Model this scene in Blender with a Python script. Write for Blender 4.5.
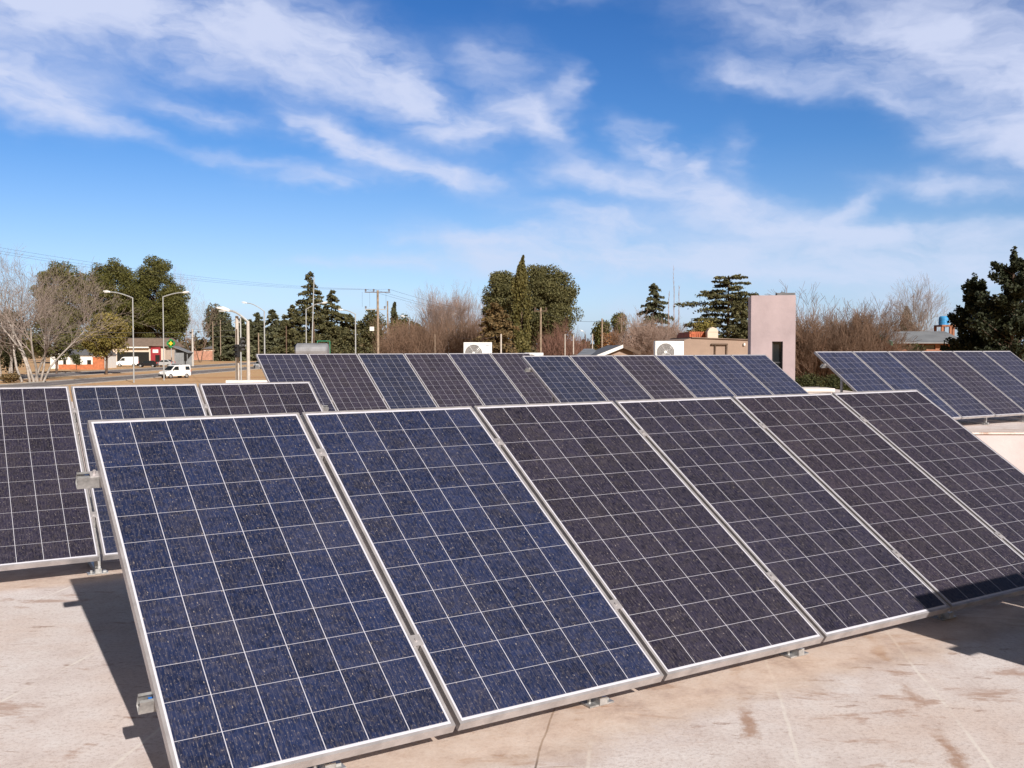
import bpy, bmesh, math, random
import numpy as np
from mathutils import Vector, Matrix

R = math.radians
SC = bpy.context.scene
COL = SC.collection
for o_ in list(bpy.data.objects):
    bpy.data.objects.remove(o_)

# ------------------------------------------------------------------ camera, sky, sun, exposure
CZ = 4.2                       # eye height above the street (ground is z = 0)
F = 967.12                     # focal length in pixels of a 1024 px wide picture
PITCH = R(2.1417)
cam = bpy.data.cameras.new('camera')
cam.sensor_width = 36.0
cam.lens = F / 1024 * 36.0
cam.clip_start = 0.05
cam.clip_end = 6000
co = bpy.data.objects.new('camera', cam)
COL.objects.link(co)
co.location = (0, 0, CZ)
co.rotation_euler = (math.pi / 2 - PITCH, 0, 0)
SC.camera = co

SUN_EL, SUN_AZ = 28.5, 27.0    # azimuth: degrees to the right of straight behind the camera
sun = bpy.data.lights.new('sun', 'SUN')
sun.energy = 5.0
sun.angle = R(0.53)
sun.color = (1.0, 0.935, 0.865)
so = bpy.data.objects.new('sun', sun)
COL.objects.link(so)
SV = Vector((math.cos(R(SUN_EL)) * math.sin(R(SUN_AZ)), -math.cos(R(SUN_EL)) * math.cos(R(SUN_AZ)), math.sin(R(SUN_EL))))
so.rotation_euler = SV.to_track_quat('Z', 'Y').to_euler()
so.location = (10, -20, 30)

SC.view_settings.view_transform = 'Standard'
SC.view_settings.look = 'None'
SC.view_settings.exposure = 0.30
SC.view_settings.gamma = 1.0
SC.view_settings.use_curve_mapping = False
SC.render.resolution_x, SC.render.resolution_y = 1024, 768


class NT:
    """short-hand for building node trees"""
    def __init__(s, tree):
        s.t = tree

    def n(s, kind, **kw):
        nd = s.t.nodes.new(kind)
        for k, v in kw.items():
            setattr(nd, k, v)
        return nd

    def put(s, sock, v):
        if v is None:
            return
        if hasattr(v, 'links') or isinstance(v, bpy.types.NodeSocket):
            s.t.links.new(v, sock)
        else:
            try:
                sock.default_value = v
            except Exception:
                sock.default_value = (*v, 1) if len(v) == 3 else v

    def m(s, op, a, b=None, c=None, clamp=False):
        nd = s.n('ShaderNodeMath', operation=op, use_clamp=clamp)
        for i, v in enumerate((a, b, c)):
            s.put(nd.inputs[i], v)
        return nd.outputs[0]

    def vm(s, op, a, b=None):
        nd = s.n('ShaderNodeVectorMath', operation=op)
        s.put(nd.inputs[0], a)
        if b is not None:
            s.put(nd.inputs[1], b)
        return nd.outputs[0]

    def noise(s, vec, scale, detail=4, rough=0.55, out=0, dist=0.0):
        nd = s.n('ShaderNodeTexNoise')
        s.put(nd.inputs['Vector'], vec)
        nd.inputs['Scale'].default_value = scale
        nd.inputs['Detail'].default_value = detail
        nd.inputs['Roughness'].default_value = rough
        nd.inputs['Distortion'].default_value = dist
        return nd.outputs[out]

    def ramp(s, fac, stops, interp='LINEAR'):
        nd = s.n('ShaderNodeValToRGB')
        cr = nd.color_ramp
        cr.interpolation = interp
        while len(cr.elements) < len(stops):
            cr.elements.new(0.5)
        for e, (p, c) in zip(cr.elements, stops):
            e.position = p
            e.color = (*c, 1) if len(c) == 3 else c
        s.put(nd.inputs[0], fac)
        return nd.outputs[0]

    def sstep(s, v, lo, hi, a=0.0, b=1.0):
        nd = s.n('ShaderNodeMapRange', interpolation_type='SMOOTHSTEP')
        s.put(nd.inputs[0], v)
        for i, q in enumerate((lo, hi, a, b)):
            nd.inputs[i + 1].default_value = q
        return nd.outputs[0]

    def mix(s, fac, a, b, mode='MIX'):
        nd = s.n('ShaderNodeMix', data_type='RGBA', blend_type=mode)
        s.put(nd.inputs[0], fac)
        s.put(nd.inputs[6], a)
        s.put(nd.inputs[7], b)
        return nd.outputs[2]

    def sep(s, v):
        nd = s.n('ShaderNodeSeparateXYZ')
        s.put(nd.inputs[0], v)
        return nd.outputs

    def comb(s, x, y, z):
        nd = s.n('ShaderNodeCombineXYZ')
        for i, v in enumerate((x, y, z)):
            s.put(nd.inputs[i], v)
        return nd.outputs[0]


W = bpy.data.worlds.new('World')
SC.world = W
W.use_nodes = True
w = NT(W.node_tree)
bg = W.node_tree.nodes['Background']
sky = w.n('ShaderNodeTexSky', sky_type='NISHITA', sun_disc=False)
sky.sun_elevation = R(SUN_EL)
sky.sun_rotation = R(180 - SUN_AZ)
sky.altitude = 200
dirv = w.n('ShaderNodeTexCoord').outputs['Generated']
dx, dy, dz = w.sep(dirv)
el = w.m('MULTIPLY', w.m('ARCSINE', dz), 180 / math.pi)
az = w.m('MULTIPLY', w.m('ARCTAN2', dx, dy), 180 / math.pi)
tint = w.ramp(w.m('DIVIDE', el, 90.0, clamp=True), [
    (0.0, (.50, .62, .98)), (.06, (.40, .49, .68)), (.13, (.205, .375, .615)), (.22, (.125, .30, .56)), (.34, (.085, .11, .14)), (1.0, (.085, .085, .085))])
skyc = w.mix(1.0, sky.outputs[0], tint, 'MULTIPLY')
skyc = w.vm('MULTIPLY', skyc, (1.55, 1.58, 1.60))
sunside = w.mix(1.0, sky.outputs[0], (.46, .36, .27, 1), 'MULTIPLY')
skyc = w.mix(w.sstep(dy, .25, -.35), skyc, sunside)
# clouds: soft masses at chosen bearings and heights, torn by noise into wisps
# (azimuth, elevation, half width, half height, tilt in degrees, weight)
CLOUDS = [
    (-24, 18.0, 10, 2.6, -4, 1.0), (-15, 17.2, 7, 2.2, -8, 1.0), (-9.5, 15.8, 4.5, 1.7, -18, 1.0), (-5.2, 14.0, 3.2, 1.3, -32, .95), (-2.2, 12.9, 2.4, .9, 10, .8), (-28.5, 18.8, 5, 2.4, 0, .8),
    (-26.0, 13.2, 3.4, 1.4, -14, 1.0), (-30, 13.8, 3.5, 1.5, 0, .9), (-22.5, 12.2, 2.4, .6, -16, .5),
    (-17.5, 12.8, 3.4, .7, -10, .6), (-10.8, 12.2, 2.2, .8, -26, .85), (-7.6, 10.9, 3.4, .9, -16, .95), (-3.5, 9.9, 3.0, .6, -6, .85), (-11, 9.5, 3.2, .5, 2, .55), (-15, 10.4, 4.5, .45, -6, .45),
    (1.2, 13.4, 2.2, 1.0, -36, .95), (2.9, 15.0, 1.0, 1.3, 20, .55), (-.8, 16.2, 2.2, 1.7, 0, .45),
    (8.2, 11.2, 2.6, 1.0, -32, .9), (10.4, 10.2, 1.2, .8, 60, .7), (3.5, 10.0, 2.4, .7, -8, .55), (13.2, 10.8, 1.3, 1.5, 30, .45),
    (10.5, 8.6, 6.5, 1.0, -14, .9), (16.0, 6.8, 6, .8, -12, .8), (5.0, 7.6, 4, .8, -10, .8), (-1, 6.6, 5, .5, 2, .55), (18.8, 7.7, 1.4, .6, 24, .8), (24, 6.2, 6, .8, -4, .75),
    (20.5, 16.6, 7.5, 2.0, -10, .75), (26.5, 13.6, 4.6, 2.4, -42, 1.0), (14.0, 15.0, 4, .9, -8, .6), (25.5, 19.0, 4, 1.4, 0, .45), (28, 10.2, 4.2, 1.2, -14, .85), (21, 13.6, 3.4, .8, -20, .6),
    (4, 20.2, 4, .9, 0, .45), (14, 19.6, 4, 1.4, 0, .4), (24, 8.6, 4, .6, -6, .6),
    (-6, 5.0, 9, .4, 2, .4), (-14, 3.2, 9, .5, -2, .3), (2, 4.6, 10, .8, -2, .6), (12, 4.8, 12, 1.4, -4, .95), (25, 4.2, 10, 1.7, -4, .95), (3, 6.0, 8, .9, -4, .7), (12, 2.0, 20, 1.0, 0, .45), (-14, 1.4, 18, 1.0, 0, .3),
    (60, 18, 25, 6, 0, .5), (-70, 16, 22, 5, 0, .5), (150, 30, 30, 5, 10, .3), (-130, 30, 25, 5, 0, .3)]
wv = w.comb(az, w.m('MULTIPLY', el, 1.9), 0)
warp = w.n('ShaderNodeTexNoise', noise_dimensions='2D')
w.put(warp.inputs['Vector'], wv)
warp.inputs['Scale'].default_value = .16
warp.inputs['Detail'].default_value = 4
warp.inputs['Roughness'].default_value = .6
wr = w.sep(warp.outputs['Color'])
azw = w.m('ADD', az, w.m('MULTIPLY', w.m('SUBTRACT', wr[0], .5), 5.0))
elw = w.m('ADD', el, w.m('MULTIPLY', w.m('SUBTRACT', wr[1], .5), 2.0))
tot = None
for (a0, e0, ra, re, tl, wt) in CLOUDS:
    c_, s_ = math.cos(R(tl)), math.sin(R(tl))
    da = w.m('SUBTRACT', azw, a0)
    de = w.m('SUBTRACT', elw, e0)
    p = w.m('MULTIPLY_ADD', da, c_ / ra, w.m('MULTIPLY', de, s_ / ra))
    q = w.m('MULTIPLY_ADD', de, c_ / re, w.m('MULTIPLY', da, -s_ / re))
    d2 = w.m('MULTIPLY_ADD', p, p, w.m('MULTIPLY', q, q))
    g = w.m('MULTIPLY', w.m('EXPONENT', w.m('MULTIPLY', d2, -0.9)), wt)
    # union of soft masses: 1-(1-a)(1-b)
    g1 = w.m('SUBTRACT', 1.0, g)
    tot = g1 if tot is None else w.m('MULTIPLY', tot, g1)
tot = w.m('SUBTRACT', 1.0, tot)
wisp = w.n('ShaderNodeTexNoise', noise_dimensions='2D')
wv2 = w.comb(w.m('MULTIPLY', azw, .55), w.m('MULTIPLY_ADD', elw, 1.5, w.m('MULTIPLY', azw, .22)), 0)
w.put(wisp.inputs['Vector'], wv2)
wisp.inputs['Scale'].default_value = .34
wisp.inputs['Detail'].default_value = 10
wisp.inputs['Roughness'].default_value = .55
wisp.inputs['Distortion'].default_value = .12
den = w.m('MULTIPLY', tot, w.m('MULTIPLY_ADD', wisp.outputs[0], 2.1, -.10))
den = w.sstep(den, .04, 1.15, 0, 1)
den = w.m('MULTIPLY', w.m('POWER', den, .8), .90)
low = w.sstep(el, 1.0, 12.0, 1.0, 0.0)
cloudc = w.mix(low, (5.5, 6.0, 7.7, 1), (5.0, 5.9, 7.6, 1))
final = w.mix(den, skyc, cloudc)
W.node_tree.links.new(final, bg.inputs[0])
bg.inputs[1].default_value = 0.1

# ------------------------------------------------------------------ helpers
rng = np.random.default_rng(7)
random.seed(7)


def ray(px, py):
    a = (px - 512) / F
    b = -(py - 384) / F
    c, s = math.cos(PITCH), math.sin(PITCH)
    return Vector((a, c + b * s, b * c - s))


def at(px, py, d):
    """the point d metres ahead that the photo shows at (px, py)"""
    r = ray(px, py)
    p = r * (d / r.y)
    return Vector((p.x, p.y, p.z + CZ))


def gx(px, d):
    return at(px, 348, d).x


def gz(py, d):
    return at(512, py, d).z


def tag(o, label=None, cat=None, group=None, kind=None):
    if label: o['label'] = label
    if cat: o['category'] = cat
    if group: o['group'] = group
    if kind: o['kind'] = kind
    return o


def empty(name, loc=(0, 0, 0), rz=0, mat=None):
    o = bpy.data.objects.new(name, None)
    o.empty_display_size = .2
    COL.objects.link(o)
    if mat is not None:
        o.matrix_world = mat
    else:
        o.location = loc
        o.rotation_euler = (0, 0, rz)
    return o


class MB:
    """collects faces; build() links them as one mesh object"""
    def __init__(s):
        s.v, s.f, s.mi, s.uv = [], [], [], []

    def add(s, vs, fs, mi=0):
        b = len(s.v)
        s.v += [tuple(q) for q in vs]
        for f in fs:
            s.f.append([b + i for i in f])
            s.mi.append(mi)
        return s

    def box(s, c, size, rot=None, mi=0):
        hx, hy, hz = size[0] / 2, size[1] / 2, size[2] / 2
        vs = [Vector((x * hx, y * hy, z * hz)) for x in (-1, 1) for y in (-1, 1) for z in (-1, 1)]
        if rot is not None:
            vs = [rot @ q for q in vs]
        vs = [q + Vector(c) for q in vs]
        return s.add(vs, [(0, 1, 3, 2), (4, 6, 7, 5), (0, 4, 5, 1), (2, 3, 7, 6), (0, 2, 6, 4), (1, 5, 7, 3)], mi)

    def box2(s, a, b, mi=0):
        return s.box([(p + q) / 2 for p, q in zip(a, b)], [abs(q - p) for p, q in zip(a, b)], None, mi)

    def tube(s, p0, p1, r0, r1=None, n=8, cap=True, mi=0):
        p0, p1 = Vector(p0), Vector(p1)
        r1 = r0 if r1 is None else r1
        d = (p1 - p0)
        if d.length < 1e-6:
            return s
        d.normalize()
        a = d.orthogonal().normalized()
        b = d.cross(a)
        vs = []
        for p, r in ((p0, r0), (p1, r1)):
            for i in range(n):
                t = 2 * math.pi * i / n
                vs.append(p + (a * math.cos(t) + b * math.sin(t)) * r)
        fs = [(i, (i + 1) % n, n + (i + 1) % n, n + i) for i in range(n)]
        if cap:
            fs += [tuple(range(n - 1, -1, -1)), tuple(range(n, 2 * n))]
        return s.add(vs, fs, mi)

    def path(s, pts, r, n=6, mi=0):
        for p, q in zip(pts[:-1], pts[1:]):
            s.tube(p, q, r, r, n, True, mi)
        return s

    def prism(s, poly, y0, y1, mi=0, shrink=None):
        """polygon in x,z pulled from y0 to y1"""
        n = len(poly)
        vs = [(p[0], y0, p[1]) for p in poly] + [(p[0], y1, p[1]) for p in poly]
        fs = [tuple(range(n)), tuple(range(2 * n - 1, n - 1, -1))]
        fs += [(i, n + i, n + (i + 1) % n, (i + 1) % n) for i in range(n)]
        return s.add(vs, fs, mi)

    def sphere(s, c, r, nu=12, nv=8, mi=0, sc=(1, 1, 1)):
        vs, fs = [], []
        for j in range(nv + 1):
            t = math.pi * j / nv
            for i in range(nu):
                p = 2 * math.pi * i / nu
                vs.append((c[0] + r * sc[0] * math.sin(t) * math.cos(p), c[1] + r * sc[1] * math.sin(t) * math.sin(p), c[2] + r * sc[2] * math.cos(t)))
        for j in range(nv):
            for i in range(nu):
                fs.append((j * nu + i, (j + 1) * nu + i, (j + 1) * nu + (i + 1) % nu, j * nu + (i + 1) % nu))
        return s.add(vs, fs, mi)

    def build(s, name, mat, parent=None, bevel=0, smooth=False):
        me = bpy.data.meshes.new(name)
        me.from_pydata(s.v, [], s.f)
        mats = mat if isinstance(mat, (list, tuple)) else [mat]
        for m_ in mats:
            me.materials.append(m_)
        if len(mats) > 1:
            me.polygons.foreach_set('material_index', s.mi)
        bm = bmesh.new()
        bm.from_mesh(me)
        bmesh.ops.recalc_face_normals(bm, faces=bm.faces)
        bm.to_mesh(me)
        bm.free()
        if smooth:
            me.polygons.foreach_set('use_smooth', [True] * len(me.polygons))
        o = bpy.data.objects.new(name, me)
        COL.objects.link(o)
        if parent is not None:
            o.parent = parent
        if bevel:
            b = o.modifiers.new('bevel', 'BEVEL')
            b.width = bevel
            b.segments = 2
            b.limit_method = 'ANGLE'
        return o


def np_mesh(name, verts, quads, mat, parent=None, smooth=False):
    """verts (N,3), quads (M,4) or (M,3) index arrays"""
    me = bpy.data.meshes.new(name)
    k = quads.shape[1]
    me.vertices.add(len(verts))
    me.vertices.foreach_set('co', np.asarray(verts, np.float32).ravel())
    me.loops.add(quads.size)
    me.loops.foreach_set('vertex_index', quads.astype(np.int32).ravel())
    me.polygons.add(len(quads))
    me.polygons.foreach_set('loop_start', np.arange(0, quads.size, k, dtype=np.int32))
    me.update(calc_edges=True)
    me.materials.append(mat)
    if smooth:
        me.polygons.foreach_set('use_smooth', [True] * len(me.polygons))
    o = bpy.data.objects.new(name, me)
    COL.objects.link(o)
    if parent is not None:
        o.parent = parent
    return o


def copy_tree(o, parent=None):
    c = o.copy()
    COL.objects.link(c)
    if parent is not None:
        c.parent = parent
    for ch in list(o.children):
        copy_tree(ch, c)
    return c


# ------------------------------------------------------------------ materials
def mat(name, col, rough=.7, metal=0.0, var=.12, scale=6.0, bump=0.0, col2=None, spec=.5, coord='Object'):
    m = bpy.data.materials.new(name)
    m.use_nodes = True
    t = NT(m.node_tree)
    b = m.node_tree.nodes['Principled BSDF']
    b.inputs['Roughness'].default_value = rough
    b.inputs['Metallic'].default_value = metal
    b.inputs['Specular IOR Level'].default_value = spec
    tc = t.n('ShaderNodeTexCoord').outputs[coord]
    nz = t.noise(tc, scale, 5, .6)
    c2 = col2 if col2 else tuple(max(0, c * (1 - 2.2 * var)) for c in col)
    c1 = col if col2 else tuple(min(1, c * (1 + var)) for c in col)
    c = t.ramp(nz, [(.3, c2), (.7, c1)])
    m.node_tree.links.new(c, b.inputs['Base Color'])
    if bump:
        bp = t.n('ShaderNodeBump')
        bp.inputs['Strength'].default_value = bump
        bp.inputs['Distance'].default_value = .02
        t.put(bp.inputs['Height'], t.noise(tc, scale * 6, 4, .6))
        m.node_tree.links.new(bp.outputs[0], b.inputs['Normal'])
    return m


def leaf_mat(name, a, b_, scale=.5, trans=.0):
    m = bpy.data.materials.new(name)
    m.use_nodes = True
    t = NT(m.node_tree)
    b = m.node_tree.nodes['Principled BSDF']
    b.inputs['Roughness'].default_value = .65
    b.inputs['Specular IOR Level'].default_value = .25
    tc = t.n('ShaderNodeTexCoord').outputs['Object']
    nz = t.noise(tc, scale, 3, .6)
    geo = t.n('ShaderNodeNewGeometry').outputs['Random Per Island']
    f = t.m('MULTIPLY_ADD', geo, .5, t.m('MULTIPLY', nz, .6), clamp=True)
    m.node_tree.links.new(t.ramp(f, [(.25, a), (.8, b_)]), b.inputs['Base Color'])
    return m


M = {}
M['alu'] = mat('anodised_aluminium', (.50, .475, .485), .36, .40, .12, 14)
M['galv'] = mat('galvanised_steel', (.50, .50, .50), .45, .55, .16, 30)
M['backsheet'] = mat('white_backsheet', (.72, .72, .70), .5)
M['blackplastic'] = mat('black_plastic', (.02, .02, .022), .5)
M['blueplastic'] = mat('blue_plastic', (.02, .16, .55), .4)
M['whiteplastic'] = mat('white_plastic', (.78, .78, .76), .45, 0, .04)
M['white'] = mat('white_paint', (.78, .77, .74), .6, 0, .05, 2)
M['concrete'] = mat('concrete_post', (.50, .46, .42), .85, 0, .10, 4, .2)
M['wood'] = mat('weathered_wood', (.30, .23, .17), .85, 0, .2, 3)
M['darkwood'] = mat('dark_wood', (.13, .085, .06), .85, 0, .2, 3)
M['polegrey'] = mat('grey_painted_pole', (.42, .44, .45), .5, .3, .08, 3)
M['lamphead'] = mat('pale_lamp_housing', (.75, .76, .77), .4, .2, .04)
M['wire'] = mat('black_cable', (.03, .03, .035), .6)
M['glass'] = mat('dark_window_glass', (.015, .018, .02), .08, 0, .05, 1, spec=.6)
M['tyre'] = mat('tyre_rubber', (.02, .02, .02), .8)
M['rim'] = mat('wheel_rim', (.5, .5, .5), .4, .6)
M['carwhite'] = mat('white_car_paint', (.80, .80, .79), .25, 0, .02)
M['carblack'] = mat('black_car_paint', (.015, .015, .018), .2, 0, .02)
M['carsilver'] = mat('silver_car_paint', (.55, .56, .57), .3, .3, .02)
M['headlight'] = mat('headlight_lens', (.75, .76, .78), .15, 0, .02)
M['taillight'] = mat('red_tail_lens', (.45, .02, .02), .3, 0, .02)
M['bumper'] = mat('dark_bumper', (.04, .04, .045), .6)
M['brick'] = mat('pink_brick_wall', (.45, .24, .17), .9, 0, .18, 1.5)
M['orangebrick'] = mat('orange_brick', (.50, .17, .075), .9, 0, .15, 2)
M['housebrick'] = mat('weathered_brick', (.33, .145, .085), .9, 0, .2, 3)
M['redpaint'] = mat('red_paint', (.30, .025, .035), .6, 0, .1)
M['roofgrey'] = mat('grey_sheet_roof', (.27, .28, .29), .55, .2, .12, 1)
M['roofslate'] = mat('dark_slate_roof', (.15, .15, .16), .7, 0, .12, 2)
M['rooftile'] = mat('red_roof_tile', (.46, .13, .06), .85, 0, .2, 5)
M['rooftan'] = mat('tan_roof', (.24, .175, .135), .85, 0, .15, 2)
M['greentrim'] = mat('green_trim', (.03, .22, .12), .5)
M['greensign'] = mat('green_sign', (.015, .22, .06), .5)
M['yellow'] = mat('yellow_sign', (.75, .55, .03), .5)
M['tankblue'] = mat('blue_water_tank', (.05, .30, .62), .45, 0, .06, 1)
M['tanksteel'] = mat('grey_steel_tank', (.32, .33, .36), .5, .4, .12, 1)
M['pinkplaster'] = mat('pink_plaster', (.405, .325, .335), .9, 0, .09, .9, .35)
M['beigeplaster'] = mat('beige_plaster', (.35, .255, .20), .9, 0, .08, 1, .3)
M['cream'] = mat('cream_plaster', (.66, .55, .45), .9, 0, .06, 1)
M['palewall'] = mat('pale_pink_plaster', (.55, .475, .48), .9, 0, .09, .8, .4)
M['parapet'] = mat('white_parapet_coat', (.74, .68, .63), .85, 0, .08, 1.5)
M['asphalt'] = mat('asphalt', (.20, .172, .165), .9, 0, .12, .4)
M['kerb'] = mat('kerb_concrete', (.45, .42, .38), .9, 0, .1, 1)
M['bark_white'] = mat('pale_poplar_bark', (.38, .34, .305), .85, 0, .25, 1.5)
M['bark_brown'] = mat('brown_bark', (.13, .085, .06), .9, 0, .25, 2)
M['twig_pale'] = mat('pale_twigs', (.30, .245, .215), .9, 0, .15, 1)
M['twig_warm'] = mat('warm_grey_twigs', (.36, .26, .215), .9, 0, .18, .5)
M['twig_brown'] = mat('brown_twigs', (.20, .125, .085), .9, 0, .22, .5)
M['twig_red'] = mat('reddish_twigs', (.22, .115, .085), .9, 0, .22, .5)
M['pine'] = leaf_mat('pine_needles', (.038, .043, .012), (.130, .122, .034), .35)
M['pine2'] = leaf_mat('olive_needles', (.085, .075, .018), (.24, .19, .05), .35)
M['cedar'] = leaf_mat('cedar_needles', (.038, .040, .018), (.125, .115, .05), .4)
M['spruce'] = leaf_mat('blue_green_needles', (.036, .040, .022), (.115, .115, .06), .4)
M['euc'] = leaf_mat('eucalyptus_leaves', (.045, .047, .017), (.14, .128, .052), .3)
M['cypress'] = leaf_mat('cypress_leaves', (.055, .055, .018), (.155, .13, .042), .4)
M['cedarbrown'] = leaf_mat('bronze_cedar_needles', (.07, .055, .025), (.19, .125, .055), .4)
M['darkcon'] = leaf_mat('dark_conifer_needles', (.012, .017, .010), (.040, .046, .020), .5)
M['hedge'] = leaf_mat('hedge_leaves', (.028, .036, .012), (.085, .082, .03), .5)
M['far'] = leaf_mat('distant_foliage', (.035, .036, .018), (.115, .080, .042), .08)
M['rust'] = leaf_mat('rust_leaves', (.13, .06, .022), (.30, .14, .05), .5)


def ground_mat():
    m = bpy.data.materials.new('dry_winter_grass')
    m.use_nodes = True
    t = NT(m.node_tree)
    b = m.node_tree.nodes['Principled BSDF']
    b.inputs['Roughness'].default_value = .95
    b.inputs['Specular IOR Level'].default_value = .1
    tc = t.n('ShaderNodeTexCoord').outputs['Object']
    n1 = t.noise(tc, .06, 6, .65)
    n2 = t.noise(tc, 1.2, 5, .7)
    c = t.ramp(n1, [(.33, (.46, .255, .135)), (.5, (.60, .385, .215)), (.68, (.55, .38, .19))])
    c = t.mix(t.m('MULTIPLY', t.sstep(n2, .45, .75), .5), c, (.36, .22, .11, 1))
    m.node_tree.links.new(c, b.inputs['Base Color'])
    return m


# array geometry (panel: width, height, gap, cell pitch)
PW, PH, PG, CP = .992, 1.956, .020, .159
# array: top-left corner seen from the camera (x, y, z relative to the eye), yaw, tilt
ARR = {
    'front': ((-1.924, 4.377, -.328), 32.36, 32.98),
    'left': ((-3.578 - 2 * (PW + PG) * math.cos(R(30.83)), 7.84 - 2 * (PW + PG) * math.sin(R(30.83)), -.308 - 0.0), 30.83, 33.89),
    'backleft': ((-4.792, 18.105, -.114), 31.34, 33.24),
    'backmid': ((.177, 16.954, -.139), 32.42, 33.49),
    'right': ((5.422, 17.331, -.064), 31.86, 36.6),
    'near': ((2.985, 3.49, -.33), 32.9, 32.98),
}
ROOF_Z = CZ - 1.53
FAR_ROOF_Z = CZ - 1.36
BYAW = R(-9)      # the membrane strips of the near roof run 9 degrees off the view


def roof_mat(name, strips=True, band=None, scale=1.0):
    m = bpy.data.materials.new(name)
    m.use_nodes = True
    t = NT(m.node_tree)
    b = m.node_tree.nodes['Principled BSDF']
    b.inputs['Roughness'].default_value = .85
    b.inputs['Specular IOR Level'].default_value = .25
    pos = t.n('ShaderNodeNewGeometry').outputs['Position']
    x, y, z = t.sep(pos)
    fine = t.noise(pos, 55, 5, .8)
    mid = t.noise(pos, 4.0, 6, .65)
    big = t.noise(pos, .8, 4, .6)
    c = t.ramp(mid, [(.30, (.65, .555, .525)), (.5, (.755, .675, .65)), (.72, (.81, .755, .74))])
    c = t.mix(t.sstep(big, .48, .68, 0, .5), c, (.72, .57, .49, 1))
    c = t.mix(t.sstep(fine, .46, .66, 0, .45), c, (.40, .30, .26, 1))
    c = t.mix(t.sstep(t.noise(pos, 240, 2, .6), .58, .68, 0, .6), c, (.88, .83, .80, 1))
    # rain-washed dirt: elongated brown smears
    sv = t.comb(t.m('MULTIPLY', x, .85), t.m('MULTIPLY', y, 2.6), 0)
    sm = t.noise(sv, 1.9, 7, .68, dist=.4)
    patch = t.sstep(sm, .56, .635)
    c = t.mix(t.m('MULTIPLY', patch, .56), c, (.38, .205, .13, 1))
    sm2 = t.noise(t.vm('ADD', sv, (11.3, 4.1, 0)), 4.2, 6, .7)
    c = t.mix(t.m('MULTIPLY', t.sstep(sm2, .60, .67), .60), c, (.25, .115, .06, 1))
    if strips:
        ca, sa = math.cos(BYAW), math.sin(BYAW)
        q = t.m('ADD', t.m('MULTIPLY', x, ca), t.m('MULTIPLY', y, sa))     # across the strips
        l = t.m('SUBTRACT', t.m('MULTIPLY', y, ca), t.m('MULTIPLY', x, sa))
        wob = t.m('MULTIPLY', t.m('SUBTRACT', t.noise(t.comb(0, l, 0), 1.3, 4, .6), .5), .05)
        qq = t.m('ADD', q, wob)
        brk = t.noise(pos, 2.2, 5, .65)
        for (qs, kind_) in ((-6.6, 0), (-5.65, 0), (-4.7, 0), (-3.76, 0), (-2.83, 0), (-1.995, 0), (-1.2, 2), (-.459, 1), (-.27, 0), (.34, 2), (.50, 0), (1.08, 2), (1.19, 0), (2.14, 0), (3.1, 0), (4.05, 1)):
            d = t.m('ABSOLUTE', t.m('SUBTRACT', qq, qs))
            if kind_ == 0:      # pale welded edge
                c = t.mix(t.m('MULTIPLY', t.sstep(d, .003, .011, 1, 0), t.sstep(brk, .36, .58, .1, .75)), c, (.86, .80, .74, 1))
            elif kind_ == 1:    # open dark joint
                c = t.mix(t.m('MULTIPLY', t.sstep(d, .002, .006, 1, 0), t.sstep(brk, .34, .48, .25, .85)), c, (.10, .075, .065, 1))
            else:               # dirt caught along a lap
                c = t.mix(t.m('MULTIPLY', t.sstep(t.m('ADD', d, t.m('MULTIPLY', t.m('SUBTRACT', t.noise(pos, 11, 6, .75), .5), .17)), .0, .045, 1, 0), t.sstep(brk, .44, .58, 0, .75)), c, (.38, .21, .13, 1))
    for key in (band or []):
        (ox, oy, oz), yw, tl = ARR[key]
        hx, hy = math.sin(R(yw)), -math.cos(R(yw))
        h = t.m('ADD', t.m('MULTIPLY', t.m('SUBTRACT', x, ox), hx), t.m('MULTIPLY', t.m('SUBTRACT', y, oy), hy))
        uu = t.m('ADD', t.m('MULTIPLY', t.m('SUBTRACT', x, ox), -hy), t.m('MULTIPLY', t.m('SUBTRACT', y, oy), hx))
        drip = PH * math.cos(R(tl))
        hw = t.m('ADD', h, t.m('MULTIPLY', t.m('SUBTRACT', t.noise(pos, 2.6, 5, .6), .5), .55))
        bandm = t.m('MULTIPLY', t.sstep(hw, drip - .75, drip - .35), t.sstep(hw, drip + .04, drip + .30, 1, 0))
        bandm = t.m('MULTIPLY', bandm, t.m('MULTIPLY', t.sstep(uu, -.15, .1), t.sstep(uu, 6 * (PW + PG) - .1, 6 * (PW + PG) + .2, 1, 0)))
        dirt = t.ramp(t.noise(pos, 5, 6, .7), [(.32, (.36, .215, .135)), (.5, (.58, .42, .305)), (.7, (.72, .58, .47))])
        c = t.mix(t.m('MULTIPLY', bandm, .60), c, dirt)
    m.node_tree.links.new(c, b.inputs['Base Color'])
    bp = t.n('ShaderNodeBump')
    bp.inputs['Strength'].default_value = .30
    bp.inputs['Distance'].default_value = .006
    t.put(bp.inputs['Height'], t.m('ADD', fine, t.m('MULTIPLY', t.noise(pos, 9, 5, .6), 1.5)))
    m.node_tree.links.new(bp.outputs[0], b.inputs['Normal'])
    return m


M['roof'] = roof_mat('roof_membrane', True, ['front', 'left', 'near'])
M['farroof'] = roof_mat('far_roof_membrane', False, ['right', 'backmid', 'backleft'])


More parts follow.
